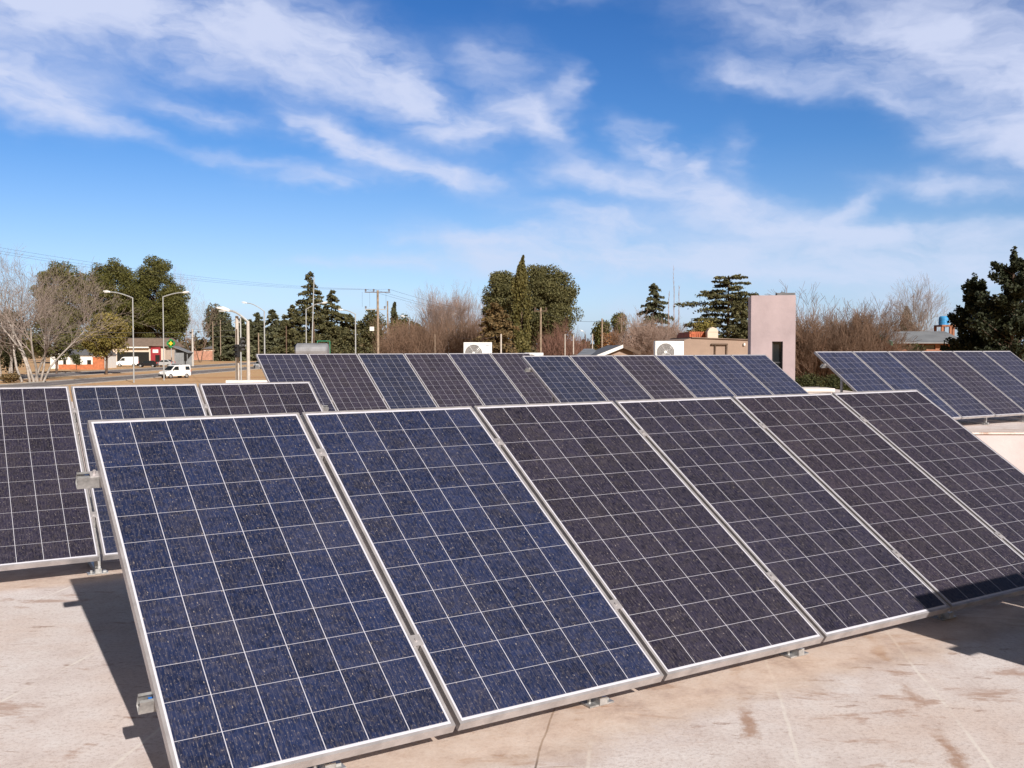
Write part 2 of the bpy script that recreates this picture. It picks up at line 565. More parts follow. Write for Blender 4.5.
def cell_mat():
    m = bpy.data.materials.new('polycrystalline_cells')
    m.use_nodes = True
    t = NT(m.node_tree)
    b = m.node_tree.nodes['Principled BSDF']
    uv = t.n('ShaderNodeUVMap').outputs[0]
    oi = t.n('ShaderNodeObjectInfo')
    x, y, _ = t.sep(uv)
    cx = t.m('ADD', t.m('DIVIDE', x, CP), 3.0)
    cy = t.m('ADD', t.m('DIVIDE', y, CP), 6.0)
    dx_ = t.m('MULTIPLY', t.m('ABSOLUTE', t.m('SUBTRACT', t.m('FRACT', t.m('ADD', cx, .5)), .5)), CP)
    dy_ = t.m('MULTIPLY', t.m('ABSOLUTE', t.m('SUBTRACT', t.m('FRACT', t.m('ADD', cy, .5)), .5)), CP)
    off = t.m('MULTIPLY', oi.outputs['Random'], 37.0)
    wn = t.n('ShaderNodeTexWhiteNoise', noise_dimensions='3D')
    t.put(wn.inputs[0], t.comb(t.m('FLOOR', cx), t.m('FLOOR', cy), off))
    pv = t.vm('ADD', uv, t.comb(off, off, 0))
    # crystal grain
    vo = t.n('ShaderNodeTexVoronoi', voronoi_dimensions='2D')
    t.put(vo.inputs['Vector'], pv)
    vo.inputs['Scale'].default_value = 42
    grain = t.sep(vo.outputs['Color'])[0]
    val = t.m('MULTIPLY_ADD', grain, .46, t.m('MULTIPLY_ADD', wn.outputs[0], .34, .58))
    base = t.vm('MULTIPLY', oi.outputs['Color'], t.comb(val, val, val))
    # thin collector lines down every cell
    bus = t.m('ABSOLUTE', t.m('SUBTRACT', t.m('FRACT', t.m('MULTIPLY', cx, 8.0)), .5))
    busm = t.sstep(bus, .03, .07, 1, 0)
    c = t.mix(t.m('MULTIPLY', busm, .09), base, (.34, .34, .36, 1))
    # dust film, streaked down the slope, and dried specks
    sv = t.comb(t.m('MULTIPLY', t.sep(pv)[0], 4.2), t.sep(pv)[1], 0)
    film = t.noise(sv, 27, 6, .7)
    c = t.mix(t.sstep(film, .45, .74, .0, .23), c, (.285, .24, .205, 1))
    film2 = t.noise(pv, 3.0, 5, .6)
    c = t.mix(t.sstep(film2, .42, .72, .0, .04), c, (.30, .245, .20, 1))
    sp = t.n('ShaderNodeTexNoise', noise_dimensions='2D')
    t.put(sp.inputs['Vector'], t.comb(t.m('MULTIPLY', t.sep(pv)[0], 1.9), t.sep(pv)[1], 0))
    sp.inputs['Scale'].default_value = 82
    sp.inputs['Detail'].default_value = 3
    c = t.mix(t.sstep(sp.outputs[0], .62, .73, 0, .42), c, (.285, .25, .235, 1))
    sp2 = t.n('ShaderNodeTexVoronoi', voronoi_dimensions='2D')
    t.put(sp2.inputs['Vector'], t.comb(t.m('MULTIPLY', t.sep(pv)[0], 2.2), t.sep(pv)[1], 0))
    sp2.inputs['Scale'].default_value = 24
    rsp = t.sep(sp2.outputs['Color'])[1]
    c = t.mix(t.m('MULTIPLY', t.sstep(sp2.outputs['Distance'], .06, .13, .7, 0), t.m('GREATER_THAN', rsp, .93)), c, (.36, .31, .27, 1))
    # white gaps between cells, white margin round them
    lx = t.sstep(dx_, .0010, .0019, .9, 0)
    ly = t.sstep(dy_, .0007, .0014, .75, 0)
    inside = t.m('MULTIPLY', t.m('LESS_THAN', t.m('ABSOLUTE', x), CP * 3 + .0012), t.m('LESS_THAN', t.m('ABSOLUTE', y), CP * 6 + .0012))
    lines = t.m('MAXIMUM', t.m('MAXIMUM', lx, ly), t.m('SUBTRACT', 1.0, inside))
    c = t.mix(t.m('MULTIPLY', lines, .92), c, (.66, .66, .74, 1))
    m.node_tree.links.new(c, b.inputs['Base Color'])
    t.put(b.inputs['Roughness'], t.m('MULTIPLY_ADD', film, .25, .17))
    b.inputs['Specular IOR Level'].default_value = .5
    return m


M['cells'] = cell_mat()

# ------------------------------------------------------------------ setting: ground and roads
g_ = MB()
g_.add([(-3000, -300, 0), (3000, -300, 0), (3000, 5000, 0), (-3000, 5000, 0)], [(0, 1, 2, 3)])
tag(g_.build('ground', ground_mat()), kind='structure')


def sheet(name, x0, x1, y0, y1, z, m_, kind='structure'):
    s_ = MB()
    ny = max(1, int((y1 - y0) / 40))
    for i in range(ny):
        a, b_ = y0 + (y1 - y0) * i / ny, y0 + (y1 - y0) * (i + 1) / ny
        s_.add([(x0, a, z), (x1, a, z), (x1, b_, z), (x0, b_, z)], [(0, 1, 2, 3)])
    return tag(s_.build(name, m_), kind=kind)


sheet('road', -57.2, -50.0, 20, 900, .006, M['asphalt'])
sheet('road', -74.5, -65.5, 20, 900, .006, M['asphalt'])
# a side street that crosses in the distance
s_ = MB()
s_.add([(-400, 318, .010), (120, 318, .010), (120, 326, .010), (-400, 326, .010)], [(0, 1, 2, 3)])
tag(s_.build('road', M['asphalt']), kind='structure')
for x_ in (-49.85, -57.35, -65.35, -74.65):
    k = MB()
    k.box2((x_ - .12, 20, -.05), (x_ + .12, 315, .12))
    tag(k.build('kerb', M['kerb']), kind='structure')
# centre dashes of the near carriageway
for x_ in (-53.6, -70.0):
    k = MB()
    for i in range(40):
        y_ = 60 + i * 6.5
        k.add([(x_ - .07, y_, .011), (x_ + .07, y_, .011), (x_ + .07, y_ + 2.5, .011), (x_ - .07, y_ + 2.5, .011)], [(0, 1, 2, 3)])
    tag(k.build('road_marking', M['white']), kind='structure')

# ------------------------------------------------------------------ buildings under the panels


def rotz_box(mb, cx, cy, sx, sy, z0, z1, yaw, mi=0):
    mb.box((cx, cy, (z0 + z1) / 2), (sx, sy, z1 - z0), Matrix.Rotation(yaw, 3, 'Z'), mi)


near = empty('flat_roof_building', (0, 0, 0))
tag(near, 'low building under the front solar panels with a pale dusty flat roof', 'building')
b_ = MB()
ca, sa = math.cos(BYAW), math.sin(BYAW)


def strip_xy(q, l):
    return (q * ca - l * sa, q * sa + l * ca)


q0, q1, l0, l1 = -14.0, 9.5, -9.0, 10.6
cs = [strip_xy(*p) for p in ((q0, l0), (q1, l0), (q1, l1), (q0, l1))]
b_.add([(x, y, 0) for x, y in cs] + [(x, y, ROOF_Z - .05) for x, y in cs], [(0, 1, 5, 4), (1, 2, 6, 5), (2, 3, 7, 6), (3, 0, 4, 7)])
b_.build('wall', M['cream'], near)
b_ = MB()
nx_, ny_ = 60, 50
vs, fs = [], []
for j in range(ny_ + 1):
    for i in range(nx_ + 1):
        x, y = strip_xy(q0 - .05 + (q1 - q0 + .1) * i / nx_, l0 - .05 + (l1 - l0 + .1) * j / ny_)
        vs.append((x, y, ROOF_Z))
fs = [(j * (nx_ + 1) + i, j * (nx_ + 1) + i + 1, (j + 1) * (nx_ + 1) + i + 1, (j + 1) * (nx_ + 1) + i) for j in range(ny_) for i in range(nx_)]
b_.add(vs, fs)
csr = [strip_xy(*p) for p in ((q0 - .05, l0 - .05), (q1 + .05, l0 - .05), (q1 + .05, l1 + .05), (q0 - .05, l1 + .05))]
b_.add([(x, y, ROOF_Z - .05) for x, y in csr] + [(x, y, ROOF_Z) for x, y in csr], [(0, 1, 5, 4), (1, 2, 6, 5), (2, 3, 7, 6), (3, 0, 4, 7)])
b_.build('roof', M['roof'], near)

far = empty('flat_roof_building', (0, 16, 0))
tag(far, 'pink plastered low building carrying the rear solar panels, pink tower and air conditioners', 'building')
FRONT_Y = at(900, 431.5, 15.6).y
b_ = MB()
# two volumes side by side: a long one to the rear on the left, a shorter one on the right
XL, XM, XR = -11.6, 10.6, 30.0
b_.box2((XL - 0, FRONT_Y, 0), (XR, 24.5, FAR_ROOF_Z - .04))
b_.box2((XL + .9, 24.5, 0), (XM, 33.6, FAR_ROOF_Z - .04))
o = b_.build('wall', M['palewall'], far)
o.location = (0, -16, 0)
b_ = MB()
b_.add([(XL - .03, FRONT_Y - .03, FAR_ROOF_Z), (XR + .03, FRONT_Y - .03, FAR_ROOF_Z), (XR + .03, 24.5, FAR_ROOF_Z), (XL - .03, 24.5, FAR_ROOF_Z)], [(0, 1, 2, 3)])
b_.add([(XL + .87, 24.5, FAR_ROOF_Z), (XM + .03, 24.5, FAR_ROOF_Z), (XM + .03, 33.6, FAR_ROOF_Z), (XL + .87, 33.6, FAR_ROOF_Z)], [(0, 1, 2, 3)])
b_.box2((XL - .03, FRONT_Y - .03, FAR_ROOF_Z - .035), (XR + .03, FRONT_Y + .2, FAR_ROOF_Z - .004))
o = b_.build('roof', M['farroof'], far)
o.location = (0, -16, 0)
# raised rims of the roof, showing left of the back row and right of the tower
b_ = MB()
pA, pB = at(229, 379.3, 26.5), at(272, 379.2, 26.9)
b_.box2((pA.x, 26.2, FAR_ROOF_Z + .002), (4.0, 26.6, pA.z - .02))
pC, pD = at(796, 385.8, 25.2), at(826, 385.8, 25.2)
o = b_.build('parapet', M['parapet'], far)
o.location = (0, -16, 0)
b_ = MB()
zc = gz(386.3, 25)
b_.box2((7.0, 24.2, FAR_ROOF_Z + .002), (gx(832, 24.3), 24.8, zc - .10))
b_.box2((6.95, 24.15, zc - .099), (gx(833.5, 24.3), 24.85, zc - .02))
o = b_.build('parapet', M['parapet'], far)
o.location = (0, -16, 0)

# pink tower on the far roof
TY = 28.0
tw = empty('pink_tower', (gx(750.8, TY), TY, FAR_ROOF_Z), R(-10.5))
tag(tw, 'square pink plastered tower with a narrow dark opening, rising above the rear panels', 'tower')
xa, xb = gx(750.8, TY), gx(797, TY)
zt = gz(295.5, TY)
wl, wr = gx(772.5, TY) - xa, gx(783.6, TY) - xa
zb, zo = gz(375, TY), gz(341.5, TY)
b_ = MB()
wd, dp, th = (xb - xa) * .93, 1.5, .16
wl, wr = wl * .95, wr * .945
H0 = FAR_ROOF_Z + .002


def trel(x, y, z):
    return (x + xa - tw.location.x, y + TY - tw.location.y, z - tw.location.z)


def tbox(x0, x1, y0, y1, z0, z1, mb=None):
    (mb or b_).box2(trel(x0, y0, z0), trel(x1, y1, z1))


# one shell of four walls with the opening left out of the front
tbox(0, wl, 0, th, H0, zt)
tbox(wr, wd, 0, th, H0, zt)
tbox(wl, wr, 0, th, zo, zt)
tbox(wl, wr, 0, th, H0, zb)
tbox(0, th, th, dp - th, H0, zt)
tbox(wd - th, wd, th, dp - th, H0, zt)
tbox(0, wd, dp - th, dp, H0, zt)
b_.build('wall', M['pinkplaster'], tw)
b_ = MB()
tbox(th + .003, wd - th - .003, th + .003, dp - th - .003, zt - .18, zt - .06)
b_.build('roof', M['concrete'], tw)
b_ = MB()
tbox(wl + .01, wr - .01, th - .06, th - .03, zb + .02, zb + .06)
tbox(wl + .01, wr - .01, th - .06, th - .03, gz(362.5, TY) - .02, gz(362.5, TY) + .02)
tbox(wl + .003, wl + .035, th - .07, th - .02, zb + .061, zo - .003)
tbox(wr - .035, wr - .003, th - .07, th - .02, zb + .061, zo - .003)
wf = b_.build('window_frame', M['bumper'], tw)
b_ = MB()
tbox(wl + .036, wr - .036, th - .035, th - .028, zb + .065, zo - .01)
b_.build('pane', M['glass'], wf)
b_ = MB()
tbox(gx(776, TY) - xa, wd - .02, .05, .5, zt + .003, zt + .07)
tbox(gx(780, TY) - xa, wd - .30, .1, .45, zt + .07, zt + .095)
b_.tube(trel(gx(781, TY) - xa, .2, zt), trel(gx(781, TY) - xa, .2, zt + .14), .012)
b_.tube(trel(gx(775.5, TY) - xa, .2, zt), trel(gx(775.5, TY) - xa, .2, zt + .09), .02)
b_.build('hatch', M['roofslate'], tw)

# ------------------------------------------------------------------ solar panels


def make_panel():
    root = empty('solar_panel')
    fr = MB()
    t_, lip, D_ = .040, .012, .0015
    hw, hh = PW / 2, PH / 2
    # frame: four rails with a hollow back, mitred look
    fr.box2((-hw, -hh, -t_), (-hw + .0022, hh, 0))
    fr.box2((hw - .0022, -hh, -t_), (hw, hh, 0))
    fr.box2((-hw + .0022, -hh, -t_), (hw - .0022, -hh + .0022, 0))
    fr.box2((-hw + .0022, hh - .0022, -t_), (hw - .0022, hh, 0))
    for s_ in (-1, 1):
        x0, x1 = sorted((s_ * (hw - .0022), s_ * (hw - lip)))
        fr.box2((x0, -hh + .0022, -.006), (x1, hh - .0022, 0))
        y0, y1 = sorted((s_ * (hh - .0022), s_ * (hh - lip)))
        fr.box2((-hw + lip, y0, -.006), (hw - lip, y1, 0))
        x0, x1 = sorted((s_ * (hw - .0022), s_ * (hw - .03)))
        fr.box2((x0, -hh + .0022, -t_), (x1, hh - .0022, -t_ + .002))
        y0, y1 = sorted((s_ * (hh - .0022), s_ * (hh - .03)))
        fr.box2((-hw + .03, y0, -t_), (hw - .03, y1, -t_ + .002))
    fr.build('frame', M['alu'], root)
    a, b__ = hw - lip - .0005, hh - lip - .0005
    me = bpy.data.meshes.new('cell_sheet')
    vs = [(-a, -b__, -D_), (a, -b__, -D_), (a, b__, -D_), (-a, b__, -D_), (-a, -b__, -.0055), (a, -b__, -.0055), (a, b__, -.0055), (-a, b__, -.0055)]
    me.from_pydata(vs, [], [(0, 1, 2, 3), (7, 6, 5, 4), (0, 4, 5, 1), (1, 5, 6, 2), (2, 6, 7, 3), (3, 7, 4, 0)])
    me.materials.append(M['cells'])
    me.materials.append(M['backsheet'])
    me.polygons.foreach_set('material_index', [0, 1, 1, 1, 1, 1])
    uvl = me.uv_layers.new(name='UVMap')
    for lp in me.loops:
        v_ = vs[lp.vertex_index]
        uvl.data[lp.index].uv = (v_[0], v_[1])
    cs_ = bpy.data.objects.new('cell_sheet', me)
    COL.objects.link(cs_)
    cs_.parent = root
    jb = MB()
    jb.box((0, hh - .2, -.018), (.12, .10, .022))
    jb.build('junction_box', M['blackplastic'], root)
    return root


def make_rail(L):
    """lipped steel channel along x, open to the sky"""
    mb = MB()
    w_, h_, t_ = .041, .060, .003
    mb.box2((0, -w_ / 2, 0), (L, w_ / 2, t_))
    for s_ in (-1, 1):
        y0, y1 = sorted((s_ * w_ / 2, s_ * (w_ / 2 - t_)))
        mb.box2((0, y0, t_), (L, y1, h_))
        y0, y1 = sorted((s_ * (w_ / 2 - t_), s_ * (w_ / 2 - .011)))
        mb.box2((0, y0, h_ - t_), (L, y1, h_))
    return mb


BLUE, INDIGO, PURP, BROWN, GREY = (.0145, .0225, .063, 1), (.0155, .0225, .055, 1), (.0215, .0195, .038, 1), (.0250, .0195, .033, 1), (.0215, .029, .072, 1)
SLATE, UMBER = (.0225, .0245, .054, 1), (.0265, .0230, .043, 1)     # two tones seen in the rear rows
proto = make_panel()
V1, V2 = .335, 1.545
WORDS6 = ['leftmost', 'second from left', 'third from left', 'fourth from left', 'fifth from left', 'rightmost']


def array(key, n, cols, labels, group, frame_label, foot_z, rail_out=.085, first=False, clamp_gap=True, stiff=True):
    (ox, oy, oz), yw, tl = ARR[key]
    c, s = math.cos(R(yw)), math.sin(R(yw))
    ct, st = math.cos(R(tl)), math.sin(R(tl))
    K = {'left': .985, 'right': .962}.get(key, 1.0)     # these two rows use slightly smaller panels
    ox, oy, oz = ox * K, oy * K, oz * K
    U = Vector((c, s, 0))
    Hh = Vector((s, -c, 0))
    V = Hh * ct - Vector((0, 0, 1)) * st       # down the slope
    N = U.cross(-V).normalized()
    O = Vector((ox, oy, oz + CZ))
    for k in range(n):
        p = proto if (first and k == 0) else copy_tree(proto)
        cen = O + (U * (k * (PW + PG) + PW / 2) + V * (PH / 2)) * K
        Mx = Matrix((U, -V, N)).transposed().to_4x4()
        Mx = Mx @ Matrix.Scale(K, 4)
        Mx.translation = cen
        p.matrix_world = Mx
        tag(p, labels[k], 'solar panel', group)
        for ch in p.children:
            if ch.name.startswith('cell_sheet'):
                ch.color = cols[k]
    # mounting frame: origin on the roof below the top-left corner
    base = Vector((O.x, O.y, foot_z))
    root = empty('mounting_frame', mat=Matrix.Translation(base) @ Matrix((U, -Hh, Vector((0, 0, 1)))).transposed().to_4x4() @ Matrix.Scale(K, 4))
    tag(root, frame_label, 'mounting frame', 'steel frames under the solar panels')
    zt_ = (O.z - foot_z) / K                        # height of top edge over the roof

    # local frame: x along the row, y away from the viewer (uphill), z up
    def loc(u, v, n_):
        return Vector((u, -(v * ct) + n_ * -st * -1 * -1, zt_ - v * st + n_ * ct)) if False else Vector((u, -(v * ct) - n_ * st, zt_ - v * st + n_ * ct))
    tilt = Matrix.Rotation(R(tl), 3, 'X')
    L = n * (PW + PG) - PG
    for v in (V1, V2):
        out = rail_out if v == V1 else .045
        mb = make_rail(L + 2 * out)
        rl = mb.build('rail', M['galv'], root)
        rl.matrix_local = Matrix.Translation(loc(-out, v, -.041 - .060)) @ tilt.to_4x4()
        for x_ in (.045, L + 2 * out - .045):
            e = MB()
            e.box((x_, 0, .030), (.022, .028, .020))
            e.build('channel_nut', M['blueplastic'], rl)
            if v == V1 or x_ < 1:
                q_ = x_ + (.022 if x_ < 1 else -.022)
                e = MB()
                e.box((q_, 0, .062), (.035, .034, .006))
                e.tube((q_, 0, .06), (q_, 0, .082), .007, n=6)
                e.build('end_clamp', M['alu'], rl)
        for k in range(1, n):
            u = k * (PW + PG) - PG / 2
            cl = MB()
            cl.box((0, 0, .0035), (.046, .055, .004))
            cl.box((0, 0, -.02), (.012, .05, .040))
            cl.tube((0, 0, .004), (0, 0, .012), .0075, n=6)
            q = cl.build('clamp', M['alu'], root)
            q.matrix_local = Matrix.Translation(loc(u, v, 0)) @ tilt.to_4x4()
    # triangular legs
    m_ = int(round(L / 1.18))
    for i in range(m_):
        u = .56 + i * (L - 1.12) / max(1, m_ - 1)
        pf, pb = loc(u, V2 + .27, -.103), loc(u, V1 - .12, -.103)
        lg = MB()
        # sloping member, base runner, rear post, short front post
        d = pb - pf
        ln_ = d.length
        lg.box((pf + pb) / 2 - Vector((0, st * -.018, ct * .018)) * 1, (.036, ln_, .034), tilt)
        fy, by = pf.y + .02, pb.y - .03
        lg.box2((u - .02, fy - .05, .008), (u + .02, by + .05, .040))
        lg.box2((u - .017, by - .017, .041), (u + .017, by + .017, pb.z - .035 - .03))
        lg.box2((u - .018, fy - .012, .041), (u + .018, fy + .028, max(.06, pf.z - .03)))
        mid = (pf + pb) / 2
        lg.tube((u, by, .3 * pb.z), (u, mid.y, mid.z - .05), .012, n=6)
        q = lg.build('support_leg', M['galv'], root)
        ft = MB()
        ft.box((u, fy, .0045), (.13, .08, .007))
        ft.box((u + .045, fy, .012), (.02, .03, .012))
        ft.tube((u - .04, fy, .008), (u - .04, fy, .026), .009, n=6)
        ft.build('foot', M['galv'], q)
        ft = MB()
        ft.box((u, by, .0045), (.12, .10, .007))
        ft.build('foot', M['galv'], q)
    return O, U, V, N


FR = ' solar panel of the front row'
array('front', 6, [BLUE, BLUE, PURP, PURP, BROWN, BROWN], [
    'blue-tinted solar panel at the left end of the large front row',
    'blue-tinted solar panel second from left in the large front row',
    'dark purple dusty solar panel third from left in the large front row',
    'dark purple dusty solar panel fourth from left in the large front row',
    'dark brownish solar panel fifth from left in the large front row',
    'dark brownish solar panel at the right end of the large front row'], 'solar panels of the front row',
    'galvanised steel rails and legs under the large front row of solar panels', ROOF_Z + .001, first=True)
array('left', 4, [PURP, PURP, INDIGO, PURP], [
    'solar panel beyond the left edge, outermost of the row behind the front row',
    'dark solar panel cut by the left edge of the photo, behind the front row',
    'dark solar panel behind the upper left corner of the front row, in the left row',
    'dark solar panel at the right end of the left row, only its top showing'], 'solar panels of the left row',
    'galvanised steel rails and legs under the left row of solar panels', ROOF_Z + .001)
array('backleft', 6, [SLATE, UMBER, INDIGO, UMBER, SLATE, UMBER], [
    'dusty purple solar panel at the left end of the rear left row',
    'dusty purple solar panel second from left in the rear left row',
    'bluer solar panel third from left in the rear left row',
    'brownish solar panel fourth from left in the rear left row',
    'purple solar panel fifth from left in the rear left row',
    'brownish solar panel at the right end of the rear left row'], 'solar panels of the rear left row',
    'steel rails and legs under the rear left row of solar panels', FAR_ROOF_Z + .001)
array('backmid', 6, [INDIGO, SLATE, UMBER, GREY, GREY, GREY], [
    'bluish solar panel at the left end of the rear middle row',
    'purple solar panel second from left in the rear middle row',
    'brown solar panel third from left in the rear middle row',
    'blue-grey solar panel fourth from left in the rear middle row',
    'blue-grey solar panel fifth from left in the rear middle row',
    'blue-grey solar panel at the right end of the rear middle row, before the tower'], 'solar panels of the rear middle row',
    'steel rails and legs under the rear middle row of solar panels', FAR_ROOF_Z + .001)
array('right', 6, [GREY, GREY, SLATE, UMBER, SLATE, SLATE], [
    'blue-grey solar panel at the left end of the right rear row, beside the hedge',
    'blue-grey solar panel second from left in the right rear row',
    'purple solar panel third from left in the right rear row, below the brick house',
    'brown solar panel fourth from left in the right rear row',
    'purple solar panel fifth from left in the right rear row',
    'purple solar panel at the right end of the right rear row'], 'solar panels of the right rear row',
    'steel rails and legs under the right rear row of solar panels above the pink wall', FAR_ROOF_Z + .001)
array('near', 3, [PURP] * 3, [
    'solar panel outside the right edge of the photo, first of its row',
    'solar panel outside the right edge of the photo, second of its row',
    'solar panel outside the right edge of the photo, third of its row'], 'solar panels beyond the right edge',
    'steel rails and legs under the row of panels beyond the right edge', ROOF_Z + .001)

# ------------------------------------------------------------------ air conditioners on the far roof


def aircon(px0, px1, ptop, d, label, z0=None, fan=True):
    x0, x1 = gx(px0, d), gx(px1, d)
    wd, zt = x1 - x0, gz(ptop, d)
    h_ = wd * .74
    r = empty('air_conditioner', ((x0 + x1) / 2, d + .16, FAR_ROOF_Z))
    tag(r, label, 'air conditioner', 'white air conditioner units on the roof')
    zb_ = zt - h_ - FAR_ROOF_Z
    ztl = zt - FAR_ROOF_Z
    b = MB()
    b.box2((-wd / 2, -.15, zb_), (wd / 2, .16, ztl))
    b.build('casing', M['whiteplastic'], r, bevel=.012)
    fx, fz, fr_ = -wd * .14, (zb_ + ztl) / 2 - .01, h_ * .405
    g = MB()
    n = 28
    # flat disc with the fan hollow's shade in its colour, rings and spokes of the grille
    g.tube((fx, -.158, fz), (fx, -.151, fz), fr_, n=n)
    g.build('fan_shade_disc', mat('fan_shadow_grey', (.22, .20, .19), .7), r)
    g = MB()
    for q in (.99, .8, .62, .45, .3):
        pts = [(fx + fr_ * q * math.cos(2 * math.pi * i / n), -.164, fz + fr_ * q * math.sin(2 * math.pi * i / n)) for i in range(n + 1)]
        g.path(pts, .006, 5)
    for i in range(12):
        t = 2 * math.pi * i / 12
        g.tube((fx, -.166, fz), (fx + fr_ * math.cos(t), -.166, fz + fr_ * math.sin(t)), .004, n=5)
    g.build('fan_grille', M['galv'], r)
    g = MB()
    g.tube((fx, -.172, fz), (fx, -.163, fz), fr_ * .17, n=14)
    g.build('fan_hub', M['whiteplastic'], r)
    g = MB()
    for i in range(4):
        g.box((wd * .30 + i * .03, -.153, ztl - .085), (.020, .004, .016 + .006 * (i % 2)))
    g.build('maker_mark', mat('blue_grey_print', (.12, .16, .26), .6), r)
    g = MB()
    for s_ in (-1, 1):
        for y_ in (-.12, .13):
            g.box2((s_ * wd * .36 - .02, y_ - .02, .002), (s_ * wd * .36 + .02, y_ + .02, zb_ - .035))
        g.box2((s_ * wd * .36 - .022, -.16, zb_ - .034), (s_ * wd * .36 + .022, .17, zb_ - .002))
    g.build('stand', M['galv'], r)
    return r


aircon(463.5, 491.8, 342.3, 28.4, 'white air conditioner standing left of the cypress behind the rear left row')
aircon(655.3, 684, 341.0, 27.6, 'white air conditioner with grey round fan beside the beige wall')
aircon(524.5, 543.4, 352.8, 27.5, 'white air conditioner almost hidden behind the corner where two rear rows meet')


# ------------------------------------------------------------------ background buildings
def xp(px, d):
    return gx(px, d)


def part(mb, name, m_, parent, **k):
    o = mb.build(name, m_, parent, **k)
    o.matrix_parent_inverse = parent.matrix_world.inverted() if False else Matrix.Identity(4)
    o.location = -Vector(parent.location)
    return o


# beige building behind the tower
D = 44
bb = empty('beige_building', (xp(715, D), D, 0))
tag(bb, 'plain beige walled building with flat top behind the pink tower and solar panels', 'building')
m_ = MB()
m_.prism([(xp(684, D), 0), (xp(752, D), 0), (xp(752, D), gz(340.2, D)), (xp(692, D), gz(338.0, D)), (xp(684, D), gz(340, D))], D, D + 6)
part(m_, 'wall', M['beigeplaster'], bb)
m_ = MB()
m_.prism([(xp(691.6, D), gz(337.9, D)), (xp(752.2, D), gz(340.1, D)), (xp(752.2, D), gz(339.3, D)), (xp(691.6, D), gz(337.1, D))], D - .08, D + 6.1)
part(m_, 'coping', M['rooftan'], bb)
m_ = MB()
m_.box2((xp(711, D), D - .10, gz(344.2, D) - .04), (xp(727.5, D), D - .003, gz(344.2, D) + .03))
for q in (715, 726.5):
    m_.box2((xp(q, D) - .03, D - .07, gz(362, D)), (xp(q, D) + .03, D - .003, gz(344.2, D) - .041))
part(m_, 'door_frame', M['darkwood'], bb)
m_ = MB()
m_.box2((xp(743.3, D), D - .09, gz(345.6, D)), (xp(744.9, D), D - .003, gz(343.2, D)))
part(m_, 'wall_lamp', M['white'], bb)
# tiled house with white chimney behind it
D = 56
ht = empty('tiled_house', (xp(699, D), D, 0))
tag(ht, 'house with a small red tiled roof and cream chimney behind the beige wall', 'house')
m_ = MB()
m_.box2((xp(688, D), D, 0), (xp(712, D), D + 4, gz(338, D)))
part(m_, 'wall', M['cream'], ht)
m_ = MB()
m_.prism([(xp(687.5, D), gz(338.3, D)), (xp(710, D), gz(338.3, D)), (xp(707.5, D), gz(332.4, D)), (xp(690.5, D), gz(331.8, D))], D - .3, D + 4)
rf = part(m_, 'roof', M['rooftile'], ht)
m_ = MB()
for i in range(9):
    x0 = xp(689 + i * 2.2, D)
    m_.tube((x0, D - .38, gz(338, D)), (x0, D - .32, gz(334.2, D)), .07, n=8)
    m_.tube((x0 + .03, D - .26, gz(334.6, D)), (x0 + .03, D - .12, gz(332.2, D)), .06, n=8)
q = m_.build('ridge_tiles', M['rooftile'], rf)
D2 = 55
m_ = MB()
xc = xp(712.7, D2)
m_.box2((xp(707.5, D2), D2, gz(341, D2)), (xp(718, D2), D2 + .6, gz(332, D2)))
m_.prism([(xp(707.2, D2), gz(332, D2) + .001), (xp(718.3, D2), gz(332, D2) + .001), (xp(716.6, D2), gz(328.6, D2)), (xc, gz(327, D2)), (xp(709.3, D2), gz(328.6, D2))], D2 - .02, D2 + .62)
part(m_, 'chimney', M['cream'], ht)

# white gabled house roof in the middle
D = 58
hg = empty('gabled_house', (xp(615, D), D, 0))
tag(hg, 'low gabled house with white roof edge showing just above the rear middle panels', 'house')
m_ = MB()
xl, xr_, xc = xp(594, D), xp(633, D), xp(622.5, D)
zl, zr_, zc = gz(358.5, D), gz(351.0, D), gz(346.0, D)
m_.prism([(xl, 0), (xr_, 0), (xr_, zr_ - .1), (xc, zc - .12), (xl, zl - .1)], D, D + 9)
part(m_, 'wall', M['beigeplaster'], hg)
m_ = MB()
for (a, za, b, zb__) in ((xl - .4, zl - .09, xc, zc), (xc, zc, xr_ + .4, zr_ - .1)):
    m_.prism([(a, za - .02), (b, zb__ - .02), (b, zb__ + .06), (a, za + .06)], D - .3, D + 9.3)
rf = part(m_, 'roof', M['roofslate'], hg)
for (a, za, b, zb__, mk) in ((xl - .42, zl - .12, xc - .002, zc - .02, 'white'), (xc + .002, zc - .02, xr_ + .42, zr_ - .14, 'darkwood')):
    m_ = MB()
    m_.prism([(a, za - .10), (b, zb__ - .10), (b, zb__ + .10), (a, za + .10)], D - .36, D - .302)
    m_.build('verge_board', M[mk], rf)
D = 62
hs = empty('shed', (xp(588, D), D, 0))
tag(hs, 'low shed with grey sheet roof left of the white gable', 'shed')
m_ = MB()
m_.box2((xp(577, D), D, 0), (xp(601, D), D + 5, gz(354.8, D)))
part(m_, 'wall', M['beigeplaster'], hs)
m_ = MB()
a0, a1 = xp(576, D), xp(603, D)
m_.add([(a0, D - .4, gz(355.4, D)), (a1, D - .4, gz(355.4, D)), (a1 - .2, D + 5.2, gz(348.7, D)), (a0 + .9, D + 5.2, gz(348.7, D)),
        (a0, D - .4, gz(356.2, D)), (a1, D - .4, gz(356.2, D)), (a1 - .2, D + 5.2, gz(349.5, D)), (a0 + .9, D + 5.2, gz(349.5, D))],
       [(0, 1, 2, 3), (7, 6, 5, 4), (0, 4, 5, 1), (1, 5, 6, 2), (2, 6, 7, 3), (3, 7, 4, 0)])
part(m_, 'roof', M['roofgrey'], hs)

